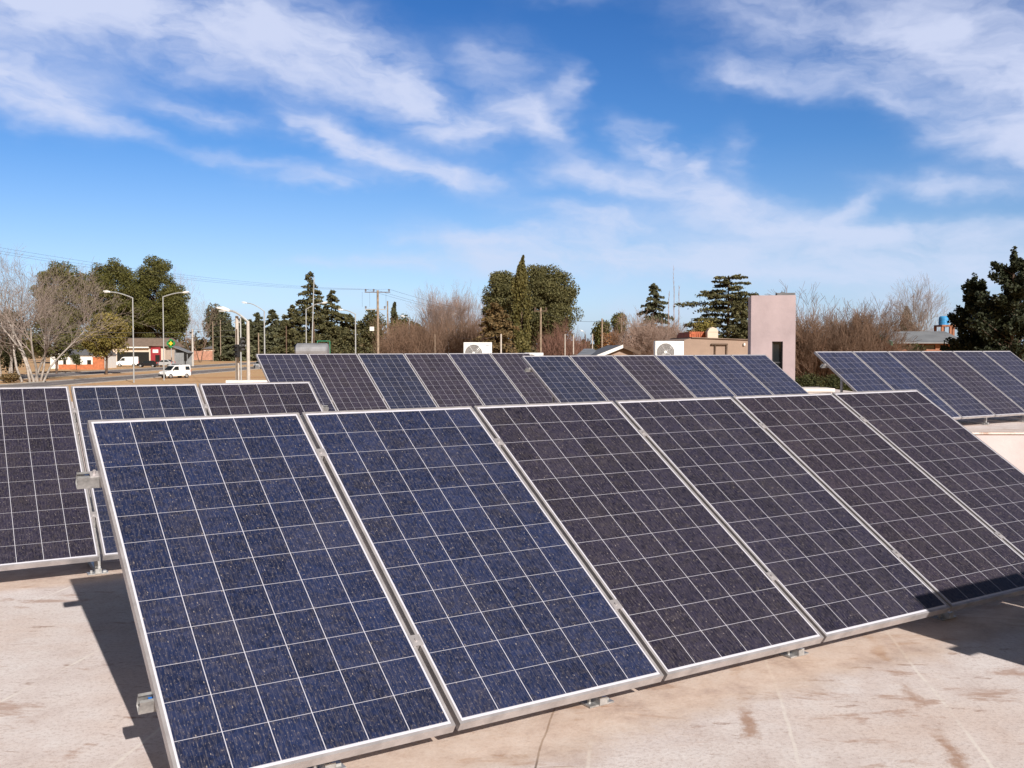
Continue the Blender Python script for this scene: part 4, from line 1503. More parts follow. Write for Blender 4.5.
# ------------------------------------------------------------------ vehicles
def vehicle(name, label, cat, loc, rz, L, Wd, prof, side_wins, wheels, paint, wind, rear, two=True, r=.31, low=None):
    """prof: body outline in x (front = +L/2), z. wind/rear: two points of the sloped glass"""
    root = empty(name, loc, rz)
    tag(root, label, cat)
    b = MB()
    n = len(prof)
    hw = Wd / 2
    zmax = max(p[1] for p in prof)
    rows = []
    for s_ in (-1, 1):
        for p in prof:
            k = max(0, (p[1] - .9) / max(.1, zmax - .9))
            rows.append((p[0], s_ * hw * (1 - .13 * k), p[1]))
    fs = [tuple(range(n)), tuple(range(2 * n - 1, n - 1, -1))] + [(i, n + i, n + (i + 1) % n, (i + 1) % n) for i in range(n)]
    b.add(rows, fs)
    b.build('body', paint, root, bevel=.05)

    def sidey(z):
        return hw * (1 - .13 * max(0, (z - .9) / max(.1, zmax - .9)))
    for s_ in (-1, 1):
        for poly in side_wins:
            g = MB()
            m0 = len(poly)
            vs = [(p[0], s_ * (sidey(p[1]) - .02), p[1]) for p in poly] + [(p[0], s_ * (sidey(p[1]) + .012), p[1]) for p in poly]
            g.add(vs, [tuple(range(m0)), tuple(range(2 * m0 - 1, m0 - 1, -1))] + [(i, m0 + i, m0 + (i + 1) % m0, (i + 1) % m0) for i in range(m0)])
            g.build('side_window', M['glass'], root)
    for nm, gl in (('windscreen', wind), ('rear_window', rear)):
        if not gl:
            continue
        (xa, za), (xb, zb) = gl
        nx, nz = (zb - za), -(xb - xa)
        ln_ = math.hypot(nx, nz)
        nx, nz = nx / ln_ * .015, nz / ln_ * .015
        if nm == 'windscreen' and nx < 0 or nm == 'rear_window' and nx > 0:
            nx, nz = -nx, -nz
        g = MB()
        ya, yb = sidey(za) * .88, sidey(zb) * .90
        vs = [(xa - nx, -ya, za - nz), (xa - nx, ya, za - nz), (xb - nx, yb, zb - nz), (xb - nx, -yb, zb - nz)]
        vs += [(p[0] + 2 * nx, p[1], p[2] + 2 * nz) for p in vs]
        g.add(vs, [(0, 1, 2, 3), (7, 6, 5, 4), (0, 4, 5, 1), (1, 5, 6, 2), (2, 6, 7, 3), (3, 7, 4, 0)])
        g.build(nm, M['glass'], root)
    for xw in wheels:
        for s_ in (-1, 1):
            g = MB()
            g.tube((xw, s_ * (hw - .20), r), (xw, s_ * (hw + .015), r), r, r, 18)
            wo = g.build('wheel', M['tyre'], root)
            g = MB()
            g.tube((xw, s_ * (hw + .016), r), (xw, s_ * (hw + .028), r), r * .62, r * .55, 14)
            g.build('rim', M['rim'], wo)
    fx = max(p[0] for p in prof)
    bx = min(p[0] for p in prof)
    for s_ in (-1, 1):
        g = MB()
        g.box((fx - .05, s_ * hw * .70, .74), (.20, .34, .17))
        g.build('headlight', M['headlight'], root, bevel=.03)
        g = MB()
        g.box((bx + .02, s_ * hw * .86, .95), (.10, .16, .38))
        g.build('taillight', M['taillight'], root)
        g = MB()
        g.box((wind[0][0] - .25, s_ * (hw + .09), wind[0][1] + .08), (.12, .16, .14))
        g.build('mirror', M['bumper'], root, bevel=.02)
    g = MB()
    g.box((fx + .01, 0, .44), (.14, Wd * .96, .24))
    g.box((fx + .05, 0, .47), (.08, .5, .1))
    g.build('front_bumper', M['bumper'], root, bevel=.03)
    g = MB()
    g.box((bx - .01, 0, .46), (.14, Wd * .96, .22))
    g.build('rear_bumper', M['bumper'], root, bevel=.03)
    return root


van_prof = [(1.98, .32), (2.03, .62), (1.95, .92), (1.15, 1.10), (.55, 1.72), (.30, 1.82), (-1.85, 1.84), (-1.98, 1.70), (-2.02, .60), (-1.98, .32)]
van_wins = [[(.95, 1.15), (.50, 1.62), (-.05, 1.64), (-.05, 1.13)], [(-1.15, 1.14), (-1.15, 1.62), (-1.78, 1.62), (-1.84, 1.14)]]
vehicle('van', 'small white van driving towards the viewer beside the right armed street lamp', 'van', (at(175, 372, 134).x, 134,   .006), R(-125), 4.0, 1.68,
        van_prof, van_wins, (1.28, -1.30), M['carwhite'], ((1.16, 1.13), (.58, 1.68)), ((-1.99, 1.66), (-2.01, 1.12)))
box_prof = [(2.35, .35), (2.40, .75), (2.30, 1.0), (1.55, 1.25), (1.0, 2.0), (.6, 2.15), (-2.3, 2.20), (-2.4, 2.1), (-2.42, .6), (-2.38, .35)]
vehicle('van', 'larger white van parked left of the black car in front of the shop', 'van', (at(127, 360, 218).x, 218, .006), R(197), 4.8, 1.9,
        box_prof, [[(1.4, 1.3), (.95, 1.9), (.4, 1.92), (.4, 1.28)]], (1.5, -1.45), M['carwhite'], ((1.57, 1.28), (1.03, 1.95)), None, r=.35)
car_prof = [(2.0, .30), (2.08, .55), (2.0, .78), (1.0, .95), (.35, 1.36), (.05, 1.43), (-1.1, 1.43), (-1.75, 1.02), (-2.05, .95), (-2.1, .6), (-2.02, .30)]
car_wins = [[(.82, .99), (.30, 1.33), (-.22, 1.35), (-.22, .98)], [(-.30, .98), (-.30, 1.35), (-1.0, 1.34), (-1.5, 1.03)]]
vehicle('car', 'black car parked between the white van and the silver car', 'car', (at(147.5, 362, 209).x, 209, .006), R(186), 4.1, 1.72,
        car_prof, car_wins, (1.3, -1.28), M['carblack'], ((1.02, .98), (.38, 1.37)), ((-1.12, 1.41), (-1.74, 1.04)))
vehicle('car', 'silver hatchback parked right of the black car by the red shop front', 'car', (at(164.5, 362, 216).x, 216, .006), R(172), 4.1, 1.74,
        [(p[0], p[1] * 1.08) for p in car_prof], [[(p[0], p[1] * 1.08) for p in w_] for w_ in car_wins], (1.3, -1.28), M['carsilver'], ((1.02, 1.06), (.38, 1.48)), ((-1.12, 1.52), (-1.74, 1.12)))
vehicle('car', 'small grey car half hidden by the left edge of the rear left row', 'car', (gx(260, 200), 200, .006), R(-90), 4.1, 1.7,
        car_prof, car_wins, (1.3, -1.28), M['carsilver'], ((1.02, .98), (.38, 1.37)), ((-1.12, 1.41), (-1.74, 1.04)))


# ------------------------------------------------------------------ trees
def leaf_quads(centres, size, flat=0.0, up=None, asp=1.6):
    """random oriented cards (bent quads) at centres; returns verts, quads"""
    n = len(centres)
    d = rng.normal(size=(n, 3))
    if up is not None:
        d[:, 2] = d[:, 2] * (1 - flat) + up * flat * 2
    d /= np.linalg.norm(d, axis=1, keepdims=True)
    r2 = rng.normal(size=(n, 3))
    s = np.cross(d, r2)
    s /= np.linalg.norm(s, axis=1, keepdims=True) + 1e-9
    sz = size * rng.uniform(.6, 1.35, (n, 1))
    a, b = d * sz * asp * .5, s * sz * .5
    v = np.stack([centres - a - b * .35, centres - a * .1 + b, centres + a + b * .2, centres + a * .2 - b], 1).reshape(-1, 3)
    return v, np.arange(4 * n).reshape(n, 4)


def blob_points(c, r, n, shell=.30):
    d = rng.normal(size=(n, 3))
    d /= np.linalg.norm(d, axis=1, keepdims=True)
    t = (shell + (1 - shell) * rng.random((n, 1)) ** .6)
    return np.asarray(c) + d * t * np.asarray(r)


class Branches:
    def __init__(s):
        s.p0, s.p1, s.r0, s.r1 = [], [], [], []

    def seg(s, a, b, r0, r1):
        s.p0.append(a); s.p1.append(b); s.r0.append(r0); s.r1.append(r1)

    def mesh(s, n=4):
        p0, p1 = np.array(s.p0), np.array(s.p1)
        r0, r1 = np.array(s.r0)[:, None], np.array(s.r1)[:, None]
        d = p1 - p0
        d /= np.linalg.norm(d, axis=1, keepdims=True) + 1e-9
        ref = np.where(np.abs(d[:, 2:3]) > .9, [[1., 0, 0]], [[0, 0, 1.]])
        a = np.cross(d, ref)
        a /= np.linalg.norm(a, axis=1, keepdims=True) + 1e-9
        b = np.cross(d, a)
        vs = []
        for (p, r) in ((p0, r0), (p1, r1)):
            for k in range(n):
                t = 2 * math.pi * k / n
                vs.append(p + (a * math.cos(t) + b * math.sin(t)) * r)
        V = np.stack(vs, 1)
        N = len(p0)
        base = (np.arange(N) * 2 * n)[:, None]
        q = [np.concatenate([base + k, base + (k + 1) % n, base + n + (k + 1) % n, base + n + k], 1) for k in range(n)]
        return V.reshape(-1, 3), np.concatenate(q, 0)


def grow(B, p, d, L, r, lvl, maxl, spread, upb, rnd, kids=(2, 4), shrink=.68, nseg=3):
    """one limb of nseg bent pieces, then its children"""
    pts = [p]
    rr = r
    for i in range(nseg):
        d = d + rnd.normal(size=3) * .13
        d[2] += upb * .08
        d = d / np.linalg.norm(d)
        q = p + d * L / nseg
        r2 = max(.008, rr * (.80 if lvl else .86))
        B[min(lvl, 1)].seg(p, q, rr, r2)
        p, rr = q, r2
        pts.append(p)
        if lvl < maxl and i >= (1 if lvl == 0 else 0):
            for _ in range(rnd.integers(kids[0], kids[1] + 1) if i == nseg - 1 else rnd.integers(1, kids[1])):
                ax = rnd.normal(size=3)
                ax -= ax.dot(d) * d
                ax /= np.linalg.norm(ax) + 1e-9
                ang = spread * rnd.uniform(.55, 1.25)
                nd = d * math.cos(ang) + ax * math.sin(ang)
                nd[2] += upb * .25
                nd /= np.linalg.norm(nd)
                grow(B, p, nd, L * shrink * rnd.uniform(.7, 1.15), rr * .62, lvl + 1, maxl, spread, upb, rnd, kids, shrink, nseg if lvl < 1 else 2)


def finish_tree(name, label, base, B, leaf=None, leafmat=None, bark='bark_brown', twig=None, group=None, cat='tree'):
    root = empty(name, base)
    tag(root, label, cat, group)
    if B[0].p0:
        v, q = B[0].mesh(7)
        np_mesh('trunk', v, q, M[bark], root)
    if B[1].p0:
        v, q = B[1].mesh(4 if len(B[1].p0) < 9000 else 3)
        np_mesh('branches' if leaf is not None else 'crown', v, q, M[twig or bark], root)
    if leaf is not None:
        np_mesh('crown', leaf[0], leaf[1], M[leafmat], root)
    return root


def bare_tree(px, d, ptop, label, spread=.5, upb=.5, bark='bark_brown', twig='twig_brown', stems=1, lean=0, maxl=4, seed=1, r0=.2, trunk_frac=.30, group=None, kids=(2, 4), stem_spread=.12, shrink=.68, spots=None):
    rnd = np.random.default_rng(seed)
    x = gx(px, d)
    Ht = gz(ptop, d)
    B = [Branches(), Branches()]
    for s_ in range(stems):
        a = rnd.uniform(0, 2 * math.pi)
        off = np.array([math.cos(a), math.sin(a), 0]) * (stems > 1) * rnd.uniform(.2, .6) * stem_spread * 6
        if spots:
            off = np.array([spots[s_ % len(spots)][0], 0, 0.])
        dd = np.array([math.cos(a) * stem_spread * (stems > 1) + lean, math.sin(a) * stem_spread * (stems > 1), 1.])
        if spots:
            dd = np.array([spots[s_ % len(spots)][1], rnd.normal() * .1, 1.])
        dd /= np.linalg.norm(dd)
        grow(B, off, dd, Ht * trunk_frac * rnd.uniform(.85, 1.1), r0 * rnd.uniform(.8, 1.1), 0, maxl, spread, upb, rnd, kids, shrink, 4)
    # scale the whole to the height the photo shows
    zmax = np.percentile(np.array(B[1].p1)[:, 2], 98.6)
    k = Ht / zmax
    for Q in B:
        Q.p0 = [p * k for p in Q.p0]
        Q.p1 = [p * k for p in Q.p1]
    return finish_tree('bare_tree', label, (x, d, 0), B, None, None, bark, twig, group)


def clump_tree(name, px, d, ptop, width_px, pbot, label, leafmat, nclump=60, per=110, lsize=.3, cr=(.9, 1.7), shape='round', bark='bark_brown', group=None, seed=1, flat=.8, trunk_r=.25, drop=.0):
    """crown as many leafy clumps carried by limbs; pbot = pixel row of the crown's lower rim"""
    rnd = np.random.default_rng(seed)
    x = gx(px, d)
    Ht, zb = gz(ptop, d), max(.3, gz(pbot, d))
    R_ = width_px / F * d / 2
    B = [Branches(), Branches()]
    zc, rz = (Ht + zb) / 2, (Ht - zb) / 2
    B[0].seg(np.array([0, 0, 0.]), np.array([R_ * .03, 0, zc * .55]), trunk_r, trunk_r * .8)
    B[0].seg(np.array([R_ * .03, 0, zc * .55]), np.array([0, 0, zb + rz * 1.5]), trunk_r * .8, trunk_r * .25)
    P = []
    mx = cr[1] * .8
    for i in range(nclump):
        dd = rnd.normal(size=3)
        dd /= np.linalg.norm(dd)
        t = rnd.uniform(.12, 1) ** .32
        if shape == 'dome':
            dd[2] = abs(dd[2]) * 1.0 - .25
        rxy = max(.3, R_ - mx)
        c = np.array([dd[0] * t * rxy, dd[1] * t * rxy, zc + dd[2] * t * max(.3, rz - mx * flat)])
        r = rnd.uniform(*cr)
        if rnd.random() < .12:
            c[:2] *= 1.12
            r *= .7
        P.append(blob_points(c, (r, r, r * flat), int(2.1 * per * (r / cr[1]) ** 2) + 12))
        s0 = np.array([0, 0, np.clip(c[2] - .8 * np.linalg.norm(c[:2]), zb * .6, zb + rz * 1.3)])
        if i % 2 == 0:
            B[1].seg(s0, c, trunk_r * .28, .03)
    P = np.concatenate(P)
    return finish_tree(name, label, (x, d, 0), B, leaf_quads(P, lsize * .66), leafmat, bark, bark, group)


def layered_tree(name, px, d, ptop, width_px, pbot, label, leafmat, layers=12, per=260, lsize=.3, power=1.0, droop=.25, gap=.5, group=None, seed=1, trunk_r=.25, flatness=.16, top_r=.04, bark='bark_brown', reach=(.5, 1.1), boughs=(6, 9), jit=.8):
    """cedar / spruce: whorls of flat boughs, wider towards the base"""
    rnd = np.random.default_rng(seed)
    x = gx(px, d)
    Ht, zb = gz(ptop, d), max(.2, gz(pbot, d))
    R_ = width_px / F * d / 2
    B = [Branches(), Branches()]
    B[0].seg(np.array([0, 0, 0.]), np.array([0, 0, Ht * .55]), trunk_r, trunk_r * .55)
    B[0].seg(np.array([0, 0, Ht * .55]), np.array([0, 0, Ht * .985]), trunk_r * .55, .03)
    P = [blob_points((0, 0, Ht - .35), (.18, .18, .45), 40)]
    layers = int(layers * 1.5)
    for i in range(layers):
        t = (i + .6) / layers
        z = Ht - (Ht - zb) * t
        rad = R_ * (top_r + (1 - top_r) * t ** power)
        nb = int(rnd.integers(*boughs))
        a0 = rnd.uniform(0, 6.28)
        for k in range(nb):
            a = a0 + 2 * math.pi * k / nb + rnd.normal() * .18
            z = Ht - (Ht - zb) * min(1, max(.02, t + rnd.normal() * jit / layers))
            L = rad * rnd.uniform(*reach) * (1.25 if rnd.random() < .12 else 1)
            if L < .15:
                continue
            dr = droop * L
            tip = np.array([math.cos(a) * L, math.sin(a) * L, z - dr + rnd.normal() * .12 * (Ht - zb) / layers])
            B[1].seg(np.array([0, 0, z]), tip, max(.02, trunk_r * .16 * (1 - t * .2)), .015)
            n = int(per * max(.12, (L / R_)) ** 1.1 / 3.2) + 14
            s = rnd.uniform(.12, 1.05, n) ** .75
            w_ = (.10 + .30 * L * (1 - (s - .45) ** 2)) * rnd.normal(size=n) * .42
            hx = np.stack([np.full(n, -math.sin(a)), np.full(n, math.cos(a)), np.zeros(n)], 1)
            c = np.array([0, 0, z]) * (1 - s[:, None]) + tip * s[:, None] + hx * w_[:, None]
            c[:, 2] += rnd.normal(size=n) * flatness * (.35 + .25 * L) - np.abs(w_) * .22 + .10 * np.sin(s * 3.1) * L * .3
            P.append(c)
    P = np.concatenate(P)
    return finish_tree(name, label, (x, d, 0), B, leaf_quads(P, lsize * .8, .4, .0, 1.9), leafmat, bark, bark, group)


def column_tree(name, px, d, ptop, width_px, pbot, label, leafmat, n=5200, lsize=.28, seed=1, group=None):
    rnd = np.random.default_rng(seed)
    x = gx(px, d)
    Ht, zb = gz(ptop, d), max(.1, gz(pbot, d))
    R_ = width_px / F * d / 2
    B = [Branches(), Branches()]
    B[0].seg(np.array([0, 0, 0.]), np.array([0, 0, Ht * .9]), .22, .04)
    P = []
    for i in range(70):
        t = rnd.uniform(0, 1)
        z = zb + (Ht - zb) * t
        prof = min(1, 2.2 * (1 - t) ** .75) * (.80 + .2 * min(1, t * 6))
        a = rnd.uniform(0, 6.28)
        rr = R_ * prof * rnd.uniform(.5, .85)
        P.append(blob_points((math.cos(a) * rr, math.sin(a) * rr, z), (R_ * .34 * (prof * .7 + .3), R_ * .34 * (prof * .7 + .3), R_ * 1.3), n // 70))
    P.append(blob_points((.15, 0, Ht - .9), (.22, .22, 1.0), 60))
    P = np.concatenate(P)
    P = P[(P[:, 2] > .2) & (P[:, 2] < Ht)]
    tp = np.clip((Ht - P[:, 2]) / (.16 * Ht), .03, 1) ** .7
    P[:, :2] *= tp[:, None]
    P[:, 0] += .35 * (1 - tp) ** 3
    return finish_tree(name, label, (x, d, 0), B, leaf_quads(P, lsize, .6, 1.0, 2.2), leafmat, 'bark_brown', 'bark_brown', group)


def thicket(name, px0, px1, d, dd, ptop, label, twigm, n=9000, seed=1, L=(.6, 1.8), vary=1.0, r=.016, kind='stuff', lean=.35):
    """massed bare shrub stems that nobody could count"""
    rnd = np.random.default_rng(seed)
    xa, xb = gx(px0, d), gx(px1, d)
    B = Branches()
    ncl = int((xb - xa) * dd / 5) + 10
    cx = rnd.uniform(xa, xb, ncl)
    cy = rnd.uniform(d, d + dd, ncl)
    Hs = gz(ptop, d)
    hh = Hs * (1 - vary * .45 * rnd.random(ncl))
    k = rnd.integers(0, ncl, n)
    t = rnd.random(n) ** .8
    z = hh[k] * t
    rad = (.5 + 1.1 * t) * hh[k] * .22
    a = rnd.uniform(0, 6.28, n)
    q = rnd.random(n) ** .5
    p = np.stack([cx[k] + np.cos(a) * rad * q, cy[k] + np.sin(a) * rad * q, z], 1)
    dirs = np.stack([np.cos(a) * lean * q + rnd.normal(size=n) * .3, np.sin(a) * lean * q + rnd.normal(size=n) * .3, np.abs(rnd.normal(size=n) * .3) + .6], 1)
    dirs /= np.linalg.norm(dirs, axis=1, keepdims=True)
    ln_ = rnd.uniform(L[0], L[1], (n, 1))
    e = p + dirs * ln_
    B.p0, B.p1 = p, e
    B.r0, B.r1 = np.full(n, r * 1.3), np.full(n, r * .6)
    v, qd = B.mesh(3)
    o = np_mesh(name, v, qd, M[twigm])
    return tag(o, label, 'brush', None, kind)


TG = 'trees along the skyline'
# --- far left
bare_tree(10, 122, 262, 'pale bare poplar with two forked white trunks at the left edge', .62, .30, 'bark_white', 'twig_pale', 3, 0, 4, 11, .20, .34, TG, (2, 3), .10, .66, [(-.9, -.14), (.15, .07), (-.2, -.02)])
bare_tree(32, 118, 254, 'pale bare poplar clump with many white trunks, left of the pines', .62, .30, 'bark_white', 'twig_pale', 5, 0, 4, 23, .17, .34, TG, (2, 3), .12, .62, [(-.8, -.16), (-.2, -.04), (.35, .05), (.8, .26), (.1, -.10)])
bare_tree(46, 124, 268, 'leaning bare poplar with pale limbs crossing in front of the left pine', .62, .15, 'bark_white', 'twig_pale', 2, 0, 4, 31, .15, .38, TG, (2, 3), .12, .70, [(-1.2, .30), (-.6, .18)])
clump_tree('pine_tree', 12, 140, 303, 44, 378, 'dark evergreen low behind the leftmost poplar trunks', 'cedar', 45, 90, .32, (.9, 1.6), 'round', seed=3, group=TG)
clump_tree('pine_tree', 64, 250, 256, 64, 350, 'olive pine behind the bare poplars, left of the three big pines', 'pine', 150, 270, .38, (1.3, 2.7), 'round', seed=5, group=TG, flat=.75)
clump_tree('pine_tree', 112, 256, 254, 68, 350, 'tallest broad olive pine, middle of the three big pines behind the street lamps', 'pine', 170, 270, .38, (1.3, 2.8), 'round', seed=6, group=TG, flat=.75)
clump_tree('pine_tree', 157, 262, 254, 56, 348, 'olive pine with pointed top, right of the three big pines', 'pine', 140, 270, .38, (1.2, 2.5), 'round', seed=8, group=TG, flat=.75)
clump_tree('pine_tree', 175, 258, 280, 38, 346, 'low olive pine shoulder at the right flank of the big pines', 'pine', 80, 260, .38, (1.2, 2.2), 'round', seed=9, group=TG, flat=.75)
clump_tree('pine_tree', 136, 268, 286, 70, 346, 'olive pine filling the gap behind the two near street lamps', 'pine', 110, 260, .38, (1.2, 2.4), 'round', seed=10, group=TG, flat=.75)
clump_tree('olive_tree', 106, 152, 309, 56, 362, 'smaller yellowish olive tree with bare trunk in front of the big pines', 'pine2', 75, 110, .3, (.8, 1.5), 'round', seed=12, group=TG, trunk_r=.2)
clump_tree('olive_tree', 56, 158, 310, 62, 364, 'dull green small tree behind the leaning poplar, shading the grass', 'pine', 70, 90, .3, (.8, 1.4), 'round', seed=13, group=TG, trunk_r=.2)
clump_tree('shrub', 76, 180, 352, 14, 366, 'round clipped shrub in front of the white house', 'hedge', 12, 60, .25, (.5, .9), 'round', seed=14, group='garden shrubs', trunk_r=.06)
clump_tree('shrub', 8, 116, 375, 26, 381, 'low brown bush at the foot of the leftmost poplar', 'cedarbrown', 18, 60, .2, (.3, .6), 'round', seed=15, group='garden shrubs', trunk_r=.05)
bare_tree(191, 275, 268, 'thin grey bare tree right of the big pines', .4, .6, 'bark_brown', 'twig_warm', 1, 0, 4, 41, .16, .40, TG, (2, 3))
bare_tree(200, 280, 300, 'small warm grey bare tree left of the slate house pine', .5, .45, 'bark_brown', 'twig_warm', 2, 0, 4, 43, .15, .34, TG, (2, 3))
clump_tree('pine_tree', 218, 370, 301, 32, 350, 'dark pine behind the slate house', 'spruce', 55, 120, .7, (1.6, 3.0), 'round', seed=16, group=TG)
# --- conifers left of centre
for k, (px, pt, wd, lb) in enumerate(((229, 322, 20, 'dark far conifer right beside the slate house chimney'), (250, 320, 24, 'low dark far conifer between the two taller ones right of the post pair'), (285, 320, 24, 'low dark far conifer left of the low wide cedar'), (242, 318, 22, 'dark far conifer behind the concrete post pair'), (258, 313, 20, 'dark far conifer left of the thin street lamp'), (273, 310, 22, 'dark far conifer with spire top left of the tall cedar'))):
    layered_tree('conifer', px, 310, pt, wd + 16, 358, lb, 'spruce', 9, 420, .75, .8, .2, .4, TG, 50 + k, .3)
layered_tree('cedar_tree', 311, 230, 271.5, 74, 352, 'tall pointed cedar behind the leaning mast, highest left of centre', 'cedar', 13, 520, .42, .95, .10, .5, TG, 61, .4, .12, .03)
layered_tree('cedar_tree', 332, 236, 290, 70, 352, 'second pointed cedar, right of the tall one', 'cedar', 12, 480, .42, .9, .12, .5, TG, 62, .4, .12, .03)
layered_tree('cedar_tree', 293, 226, 305, 56, 354, 'low wide cedar at the left skirt of the tall one', 'cedar', 9, 420, .42, .75, .15, .5, TG, 63, .35, .12)
layered_tree('cedar_tree', 350, 240, 314, 52, 354, 'low dark cedar between the second cedar and the power pole', 'cedar', 8, 380, .42, .7, .15, .5, TG, 64, .35, .12)
clump_tree('pine_tree', 371, 262, 303, 38, 352, 'round dark pine behind the wooden power pole', 'cedar', 45, 110, .5, (1.3, 2.4), 'round', seed=17, group=TG)
clump_tree('pine_tree', 400, 282, 311, 32, 350, 'small far pine left of the brown thicket', 'pine', 32, 100, .55, (1.2, 2.2), 'round', seed=18, group=TG)
column_tree('cypress_tree', 394.3, 300, 303, 7, 348, 'tiny far dark cypress spire right of the power pole', 'spruce', 1400, .6, 19, TG)
clump_tree('pine_tree', 416, 286, 320, 20, 346, 'low far pine at the left end of the brown thicket', 'pine', 24, 90, .55, (1.1, 2.0), 'round', seed=20, group=TG)
bare_tree(440, 188, 291, 'rosy bare poplar, left of the pair before the big round tree', .36, .75, 'bark_brown', 'twig_warm', 5, 0, 4, 71, .15, .36, TG, (2, 4), .16)
bare_tree(466, 194, 296, 'rosy bare poplar, right of the pair before the big round tree', .36, .75, 'bark_brown', 'twig_warm', 5, 0, 4, 72, .15, .36, TG, (2, 4), .16)
thicket('bare_thicket', 376, 500, 172, 40, 321, 'mass of bare brown brush behind the rear left panels', 'twig_brown', 17000, 81, (.9, 2.4), 1.0, .022)
# --- the big round tree with its cypress
clump_tree('eucalyptus_tree', 543, 156, 259, 84, 354, 'big round olive green eucalyptus in the middle of the skyline', 'euc', 170, 340, .26, (1.0, 2.2), 'round', seed=21, group=TG, trunk_r=.5, flat=.75)
clump_tree('eucalyptus_tree', 502, 160, 266, 50, 350, 'left lobe eucalyptus beside the tall cypress', 'euc', 85, 320, .26, (.9, 1.8), 'round', seed=22, group=TG, trunk_r=.4, flat=.75)
column_tree('cypress_tree', 521.5, 140, 256, 19, 352, 'tall narrow cypress column in front of the big round tree', 'cypress', 11000, .19, 23, TG)
layered_tree('cedar_tree', 496, 134, 302, 60, 356, 'bronze green cedar with drooping boughs left of the cypress', 'cedarbrown', 10, 520, .26, .62, .30, .5, TG, 65, .3, .12, .1)
thicket('bare_thicket', 544, 584, 138, 10, 336, 'reddish bare brush at the foot of the big round tree', 'twig_red', 4200, 82, (.5, 1.4), .8, .018)
bare_tree(571, 142, 322, 'small reddish bare tree right of the big round tree', .5, .45, 'bark_brown', 'twig_red', 3, 0, 4, 73, .10, .30, TG, (2, 3), .2)
# --- centre right
clump_tree('pine_tree', 602, 236, 314.5, 26, 352, 'small round far pine left of its twin behind the gable', 'pine', 34, 110, .42, (1.0, 1.9), 'round', seed=24, group=TG)
clump_tree('pine_tree', 619, 244, 309, 21, 340, 'small round far pine right of its twin behind the gable', 'pine', 30, 110, .42, (1.0, 1.8), 'round', seed=25, group=TG)
clump_tree('rust_tree', 611, 228, 329, 30, 356, 'rust coloured low tree below the twin small pines', 'rust', 30, 80, .34, (.8, 1.6), 'round', seed=26, group=TG)
layered_tree('spruce_tree', 653.5, 190, 283.5, 62, 354, 'blue green spruce rising behind the bare bush', 'spruce', 13, 520, .36, .85, .15, .5, TG, 66, .3, .12, .06)
bare_tree(640, 112, 326, 'bare brown bush left half, before the spruce', .55, .4, 'bark_brown', 'twig_warm', 6, 0, 4, 74, .07, .30, TG, (2, 4), .35)
bare_tree(664, 108, 318, 'bare brown bush right half, left of the air conditioner wall', .55, .4, 'bark_brown', 'twig_warm', 7, 0, 4, 75, .07, .30, TG, (2, 4), .35)
thicket('bare_thicket', 622, 692, 112, 8, 326, 'bare brown brush massed behind the right air conditioner', 'twig_brown', 6000, 83, (.5, 1.4), .9, .014)
for k, (px, pt, lb) in enumerate(((668.2, 292, 'slender bare poplar whip left of the tallest whip'), (673.6, 268, 'tallest slender bare poplar whip right of the spruce'), (679.2, 287, 'slender bare poplar whip right of the tallest whip'))):
    rnd = np.random.default_rng(90 + k)
    B = [Branches(), Branches()]
    Ht = gz(pt, 150)
    p = np.zeros(3)
    for i in range(10):
        q = p + np.array([rnd.normal() * .04, 0, Ht / 10])
        B[0].seg(p, q, .11 * (1 - i / 11), .11 * (1 - (i + 1) / 11))
        if i > 1:
            for _ in range(7):
                a = rnd.uniform(0, 6.28)
                s0 = p + (q - p) * rnd.random()
                L_ = (1.9 - .14 * i) * rnd.uniform(.5, 1)
                B[1].seg(s0, s0 + np.array([math.cos(a) * .20 * L_, math.sin(a) * .20 * L_, L_]), .02, .008)
        p = q
    finish_tree('bare_tree', lb, (gx(px, 150), 150, 0), B, None, None, 'twig_warm', 'twig_warm', TG)
layered_tree('cedar_tree', 728, 132, 276.5, 98, 344, 'flat layered dark cedar left of the pink tower', 'cedar', 9, 1250, .24, .60, -.04, .5, TG, 67, .4, .06, .22, reach=(.55, 1.15), boughs=(5, 8))
layered_tree('cedar_tree', 741, 118, 303, 56, 356, 'dark green conifer close behind the left side of the pink tower', 'cedar', 9, 480, .24, .7, .22, .5, TG, 68, .3, .12, .1)
clump_tree('pine_tree', 703, 124, 318, 34, 352, 'bronze green bushy tree under the flat cedar', 'pine2', 40, 90, .24, (.6, 1.1), 'round', seed=27, group=TG)
# --- right
bare_tree(816, 66, 321, 'bare brown tree just right of the pink tower', .5, .45, 'bark_brown', 'twig_brown', 5, 0, 4, 76, .06, .32, TG, (2, 4), .30)
bare_tree(840, 64, 305, 'bare brown tree, tallest of the brown group right of the tower', .5, .45, 'bark_brown', 'twig_brown', 6, 0, 4, 77, .06, .32, TG, (2, 4), .32)
bare_tree(862, 96, 314, 'bare brown tree at the right of the brown group before the brick house', .55, .4, 'bark_brown', 'twig_brown', 5, 0, 4, 78, .06, .32, TG, (2, 4), .35)
thicket('bare_thicket', 797, 872, 66, 8, 316, 'mass of bare brown brush right of the pink tower', 'twig_brown', 12000, 84, (.35, 1.1), .8, .010)
bare_tree(898, 140, 324, 'faint bare tree behind the small dark conifer', .5, .4, 'bark_brown', 'twig_warm', 3, 0, 4, 79, .08, .32, TG, (2, 4), .3)
hd_ = MB()
for k, (px, d, pt, wd, pb, lb) in enumerate(((806, 42, 373, 44, 400, 'clipped green hedge below the brown trees right of the tower, left half'), (836, 43, 376, 40, 400, 'clipped green hedge below the brown trees right of the tower, right half'))):
    clump_tree('hedge_shrub', px, d, pt, wd, pb, lb, 'hedge', 26, 190, .07, (.35, .6), 'round', seed=28 + k, group='hedge by the right rear row', trunk_r=.05)
